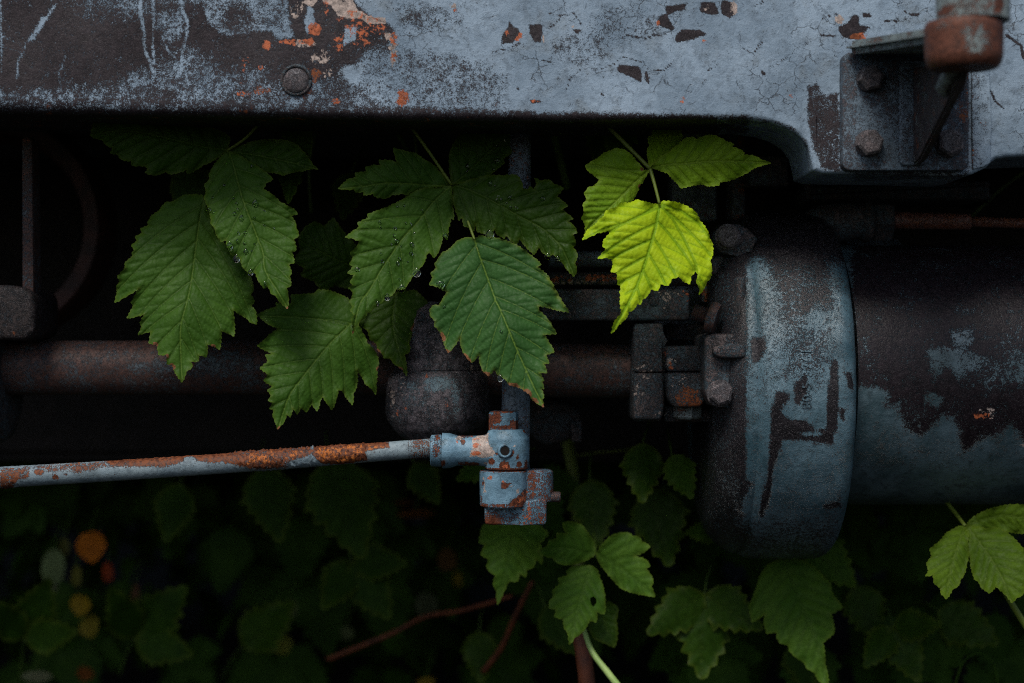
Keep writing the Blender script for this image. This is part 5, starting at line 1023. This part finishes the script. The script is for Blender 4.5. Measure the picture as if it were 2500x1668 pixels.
for a in [(222, 1333, YF, 33, 38, (.85, .26, .02), 'round orange leaf low on the left, brightest blurred spot'),
          (263, 1398, YF, 15, 24, (.50, .08, .02), 'small red-orange leaf right below the round orange leaf'),
          (196, 1477, YF, 23, 26, (.62, .42, .03), 'yellow leaf, upper of the two yellow spots low on the left'),
          (217, 1530, YF, 24, 28, (.50, .42, .05), 'yellow-green leaf, lower of the two yellow spots low on the left'),
          (186, 1408, YF, 14, 26, (.26, .26, .05), 'dull olive leaf between the pale leaf and the yellow leaves'),
          (130, 1385, YF, 32, 42, (.30, .42, .18), 'pale green leaf left of the round orange leaf'),
          (122, 1435, YF, 20, 16, (.22, .26, .14), 'small grey-green leaf under the pale green leaf'),
          (158, 1335, YF + .02, 12, 24, (.18, .19, .05), 'thin olive leaf above the pale green leaf'),
          (676, 1512, YF, 34, 36, (.46, .52, .30), 'pale whitish-green leaf, brightest spot in the lower middle'),
          (708, 1488, YF, 20, 22, (.24, .32, .12), 'green leaf beside the pale whitish leaf'),
          (688, 1575, YF, 26, 24, (.36, .40, .06), 'yellow-green leaf under the pale whitish leaf'),
          (848, 1546, YF, 17, 17, (.22, .28, .12), 'round grey-green leaf left of the red twig'),
          (1042, 1478, YF, 30, 30, (.15, .19, .10), 'dull grey-green round leaf above the red twig'),
          (1117, 1415, YF, 13, 20, (.42, .32, .04), 'small yellow leaf right of the dull brown leaf'),
          (1092, 1368, YF, 26, 28, (.24, .13, .04), 'dull brown leaf above the small yellow leaf'),
          (1015, 1255, YF, 48, 11, (.30, .12, .03), 'flat orange-brown leaf below the end of the rod'),
          (985, 1228, YF + .02, 26, 8, (.22, .10, .03), 'narrow brown leaf just above the flat orange-brown one'),
          (208, 1645, YF, 20, 18, (.36, .13, .03), 'orange-brown leaf on the bottom edge at the left'),
          (90, 1652, YF - .04, 34, 14, (.34, .38, .22), 'pale leaf on the bottom edge near the left corner'),
          (132, 998, YF, 14, 20, (.28, .19, .02), 'dim yellow leaf below the brown pipe at the left'),
          (1040, 1665, YF, 22, 12, (.60, .42, .05), 'yellow leaf on the bottom edge in the middle'),
          (330, 1455, YF + .04, 10, 30, (.24, .12, .06), 'thin dull pink-brown leaf in the dark at the left')]: blob(*a)

# dense undergrowth: one mass
def undergrowth():
    V = []; F = []; rnd = random.Random(5)
    for i in range(4200):
        y = rnd.uniform(.72, 1.9); x = rnd.uniform(-1.15, 1.15) * (1 + y * .35)
        zt = .02 + .38 * rnd.random() ** .8 + max(0, (y - 1.3)) * .55
        L = rnd.uniform(.03, .075); W = L * rnd.uniform(.3, .42); a = rnd.uniform(0, 6.28); tilt = rnd.uniform(.3, 1.5)
        c, s = math.cos(a), math.sin(a); ct, st = math.cos(tilt), math.sin(tilt)
        prof = [(0, 0), (.15, .7), (.25, .62), (.35, 1.), (.48, .78), (.55, .85), (.7, .5), (.76, .52), (1, 0)]
        b = len(V); pts = [(t * L, w_ * W) for t, w_ in prof] + [(t * L, -w_ * W) for t, w_ in prof[1:-1][::-1]]
        for u, v in pts:
            zz = -u * st; uu = u * ct; V.append((x + uu * c - v * s, y + uu * s + v * c, zt + zz + abs(v) * .3))
        F.append(list(range(b, b + len(pts))))
    for i in range(90):
        x = rnd.uniform(-80, 2580); y = rnd.uniform(1120, 1660); Yq = rnd.uniform(.66, .9) if x < 1300 else rnd.uniform(.28, .6)
        an = rnd.uniform(40, 140); L = rnd.uniform(100, 200)
        for da in rnd.choice([(0,), (0, 60, -60), (0, 55, -55)]):
            ol, md = gen_outline(x, y, R(an + da), L * (1 if da == 0 else .8), L * .36, rnd); b = len(V); dt = rnd.uniform(-.05, -.01)
            for q in ol: t = math.hypot(q[0] - x, q[1] - y) / L; V.append(P(q[0], q[1], Yq + dt * t + rnd.uniform(0, .003)))
            F.append(list(range(b, b + len(ol))))
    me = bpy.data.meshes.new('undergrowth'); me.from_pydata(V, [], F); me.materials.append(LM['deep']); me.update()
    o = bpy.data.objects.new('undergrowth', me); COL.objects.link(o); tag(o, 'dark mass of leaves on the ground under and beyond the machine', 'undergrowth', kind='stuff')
undergrowth()

# water drops ------------------------------------------------------------
gm = bpy.data.materials.new('water'); gm.use_nodes = True; gb = gm.node_tree.nodes['Principled BSDF']
gb.inputs['Base Color'].default_value = (.9, 1, .9, 1); gb.inputs['Roughness'].default_value = .03; gb.inputs['IOR'].default_value = 1.33; gb.inputs['Transmission Weight'].default_value = 1
def surfY(x, y):
    best = None
    for ol, px, py, Yd in YTAB:
        if x < px.min() - 3 or x > px.max() + 3 or y < py.min() - 3 or y > py.max() + 3: continue
        d = (px - x) ** 2 + (py - y) ** 2; i = int(np.argmin(d))
        if d[i] < 60 and (best is None or Yd[i] < best): best = float(Yd[i])
    return best
DM = {}; DROPS = []
def drop(px, py, r, st=1.0, label='', group=''):
    Y = surfY(px, py)
    if Y is None: return
    key = round(st, 1)
    if key not in DM:
        bm = bmesh.new(); bmesh.ops.create_uvsphere(bm, u_segments=16, v_segments=10, radius=1)
        for v in bm.verts:
            if v.co.z > 0 and st > 1.05: v.co.x *= 1 - .45 * v.co.z; 
            v.co.y *= .55; v.co.z *= st
        me = bpy.data.meshes.new('drop'); bm.to_mesh(me); bm.free(); me.materials.append(gm); me.polygons.foreach_set('use_smooth', [True] * len(me.polygons)); DM[key] = me
    o = bpy.data.objects.new('water_drop', DM[key]); COL.objects.link(o); R_ = r * S * 1.2
    o.location = (*P(px, py, Y - R_ * .3),); o.scale = (R_,) * 3; tag(o, label, 'water drop', group); DROPS.append((label, py, o))
GA = 'clear water drops on the left spray'; LA = 'drop on the wet leaflet of the left spray'
for x, y, r, st in [(1325, 770, 8, 1.35), (1090, 637, 4, 1), (1300, 490, 4.5, 1.4), (1187, 775, 4.5, 1.2), (1192, 820, 4, 1), (1168, 850, 5, 1.3), (1220, 885, 6.5, 1.6), (1250, 1000, 5, 1), (1197, 1000, 4, 1.3), (1245, 1078, 4.5, 1.2), (1255, 1145, 7, 1.3), (1160, 735, 3.5, 1), (1000, 730, 3.5, 1), (972, 820, 5, 1), (1010, 845, 4, 1), (1395, 830, 3, 1), (1318, 1085, 2.6, 1), (1188, 1060, 3.5, 1.6), (1300, 1140, 3, 1), (1225, 725, 3, 1), (1400, 1385, 4, 1.4), (1395, 940, 2.5, 1), (1320, 885, 3, 1), (1468, 960, 2.5, 1)]:
    a, b = r5([(x, y)])[0]; drop(a, b, r * .85, st, 'largest drop lying on the left spray, above its middle' if r > 7.5 else ('small ' if r < 4.5 else '') + LA + (' near its stalk' if y < 700 else ' on its upper half' if y < 950 else ' on its lower half'), GA)
GA2 = 'water drops hanging on the edge of the left spray'
for x, y, r, st, l in [(1130, 1098, 7, 1.5, 'water drop hanging on the left edge of the left spray, upper one'), (1182, 1195, 7.5, 1.2, 'water drop hanging on the left edge of the left spray, lower one'), (1290, 1300, 6, 1.3, 'water drop at a tooth near the tip of the left spray')]:
    a, b = r5([(x, y)])[0]; drop(a, b, r, st, l, GA2)
GB = 'clear water drops on the middle spray'; LB = 'drop on the middle spray'
for x, y, r, st in [(878, 828, 3.5, 1), (680, 1062, 6, 1), (798, 1085, 5.5, 1), (672, 962, 4, 1), (665, 1020, 4.5, 1.2), (555, 915, 4, 1.3), (795, 1155, 5.5, 1.2), (705, 1192, 4, 1.2), (692, 1230, 4.5, 1.3), (575, 1215, 4.5, 1.2), (383, 1280, 6.5, 1), (770, 1220, 2.8, 1), (706, 1355, 3, 1), (623, 1300, 2.5, 1), (793, 930, 3, 1), (755, 925, 3, 1), (720, 1100, 3, 1), (645, 1083, 2.5, 1), (1552, 728, 6, 1), (1482, 745, 4, 1.2), (1450, 745, 3.5, 1), (1462, 715, 2.5, 1), (1525, 770, 2.5, 1), (1555, 800, 3.5, 1.2), (1600, 805, 4, 1.2), (1400, 620, 6, 1.3), (1438, 640, 3, 1.2), (1225, 490, 5, 1.5), (1222, 528, 4, 1.2), (1450, 445, 8, 1), (1425, 515, 3.5, 1.3), (1510, 298, 3, 1), (1455, 330, 5, 1), (1800, 735, 6, 1), (565, 1160, 3.5, 1), (740, 790, 3, 1), (690, 800, 3.5, 1), (820, 1000, 2.5, 1), (560, 955, 2.5, 1)]:
    a, b = r2([(x, y)])[0]; drop(a, b, r * .85, st, ('tiny ' if r < 3.2 else 'small ' if r < 4.8 else 'large ') + LB + ("'s lower left leaflet, upper half" if x < 1050 and y < 1050 else "'s lower left leaflet, lower half" if x < 1050 else "'s dark top leaflet" if y < 560 else "'s right leaflet"), GB)
for x, y, r, st, l in [(838, 1300, 9, 1.15, 'fat water drop on the right edge of the middle spray\'s lower left leaflet, highest'), (720, 1422, 8.5, 1.15, 'fat water drop on the same leaflet edge of the middle spray, second from the top'), (612, 1490, 6.5, 1.1, 'water drop on that edge near the leaflet tip, third from the top'), (537, 1540, 5.5, 1.1, 'lowest water drop on the edge of the middle spray\'s lower left leaflet'), (1057, 1025, 6.5, 1.2, 'water drop on a tooth above the hanging blue-green leaflet'), (1398, 1008, 9, 1.2, 'dark water drop on the lower edge of the middle spray\'s right leaflet'),
                    (1840, 1175, 6.5, 1.2, 'left of two drops hanging under the right leaflet of the middle spray'), (1915, 1195, 5.5, 1.2, 'right of two drops hanging under the right leaflet of the middle spray'), (1020, 1392, 9, 1, 'fat water drop near the left edge of the blue-green leaflet')]:
    a, b = r2([(x, y)])[0]; drop(a, b, r, st, l, 'water drops hanging on the edges of the middle spray')
for x, y, r, l in [(1478, 275, 4, 'small water drop near the left edge of the blue-green leaflet, below the fat one'), (1862, 443, 4, 'single round water drop beside the midrib of the blue-green leaflet'), (1856, 755, 7, 'amber water drop hanging from the lower edge of the blue-green leaflet')]:
    a, b = q3([(x, y)])[0]; drop(a, b, r, 1.1, l, 'water drops on the blue-green leaflet')

cls = {}
for l, y, o in DROPS: cls.setdefault(l, []).append((y, o))
ORD = ['highest', 'second highest', 'third highest', 'fourth highest', 'fifth highest', 'sixth highest', 'seventh highest', 'eighth highest', 'ninth highest', 'tenth highest']
for l, m in cls.items():
    if len(m) > 1:
        m.sort(key=lambda q: q[0])
        for i, (y, o) in enumerate(m): o['label'] = l + ', ' + ('lowest' if i == len(m) - 1 else ORD[min(i, 9)])
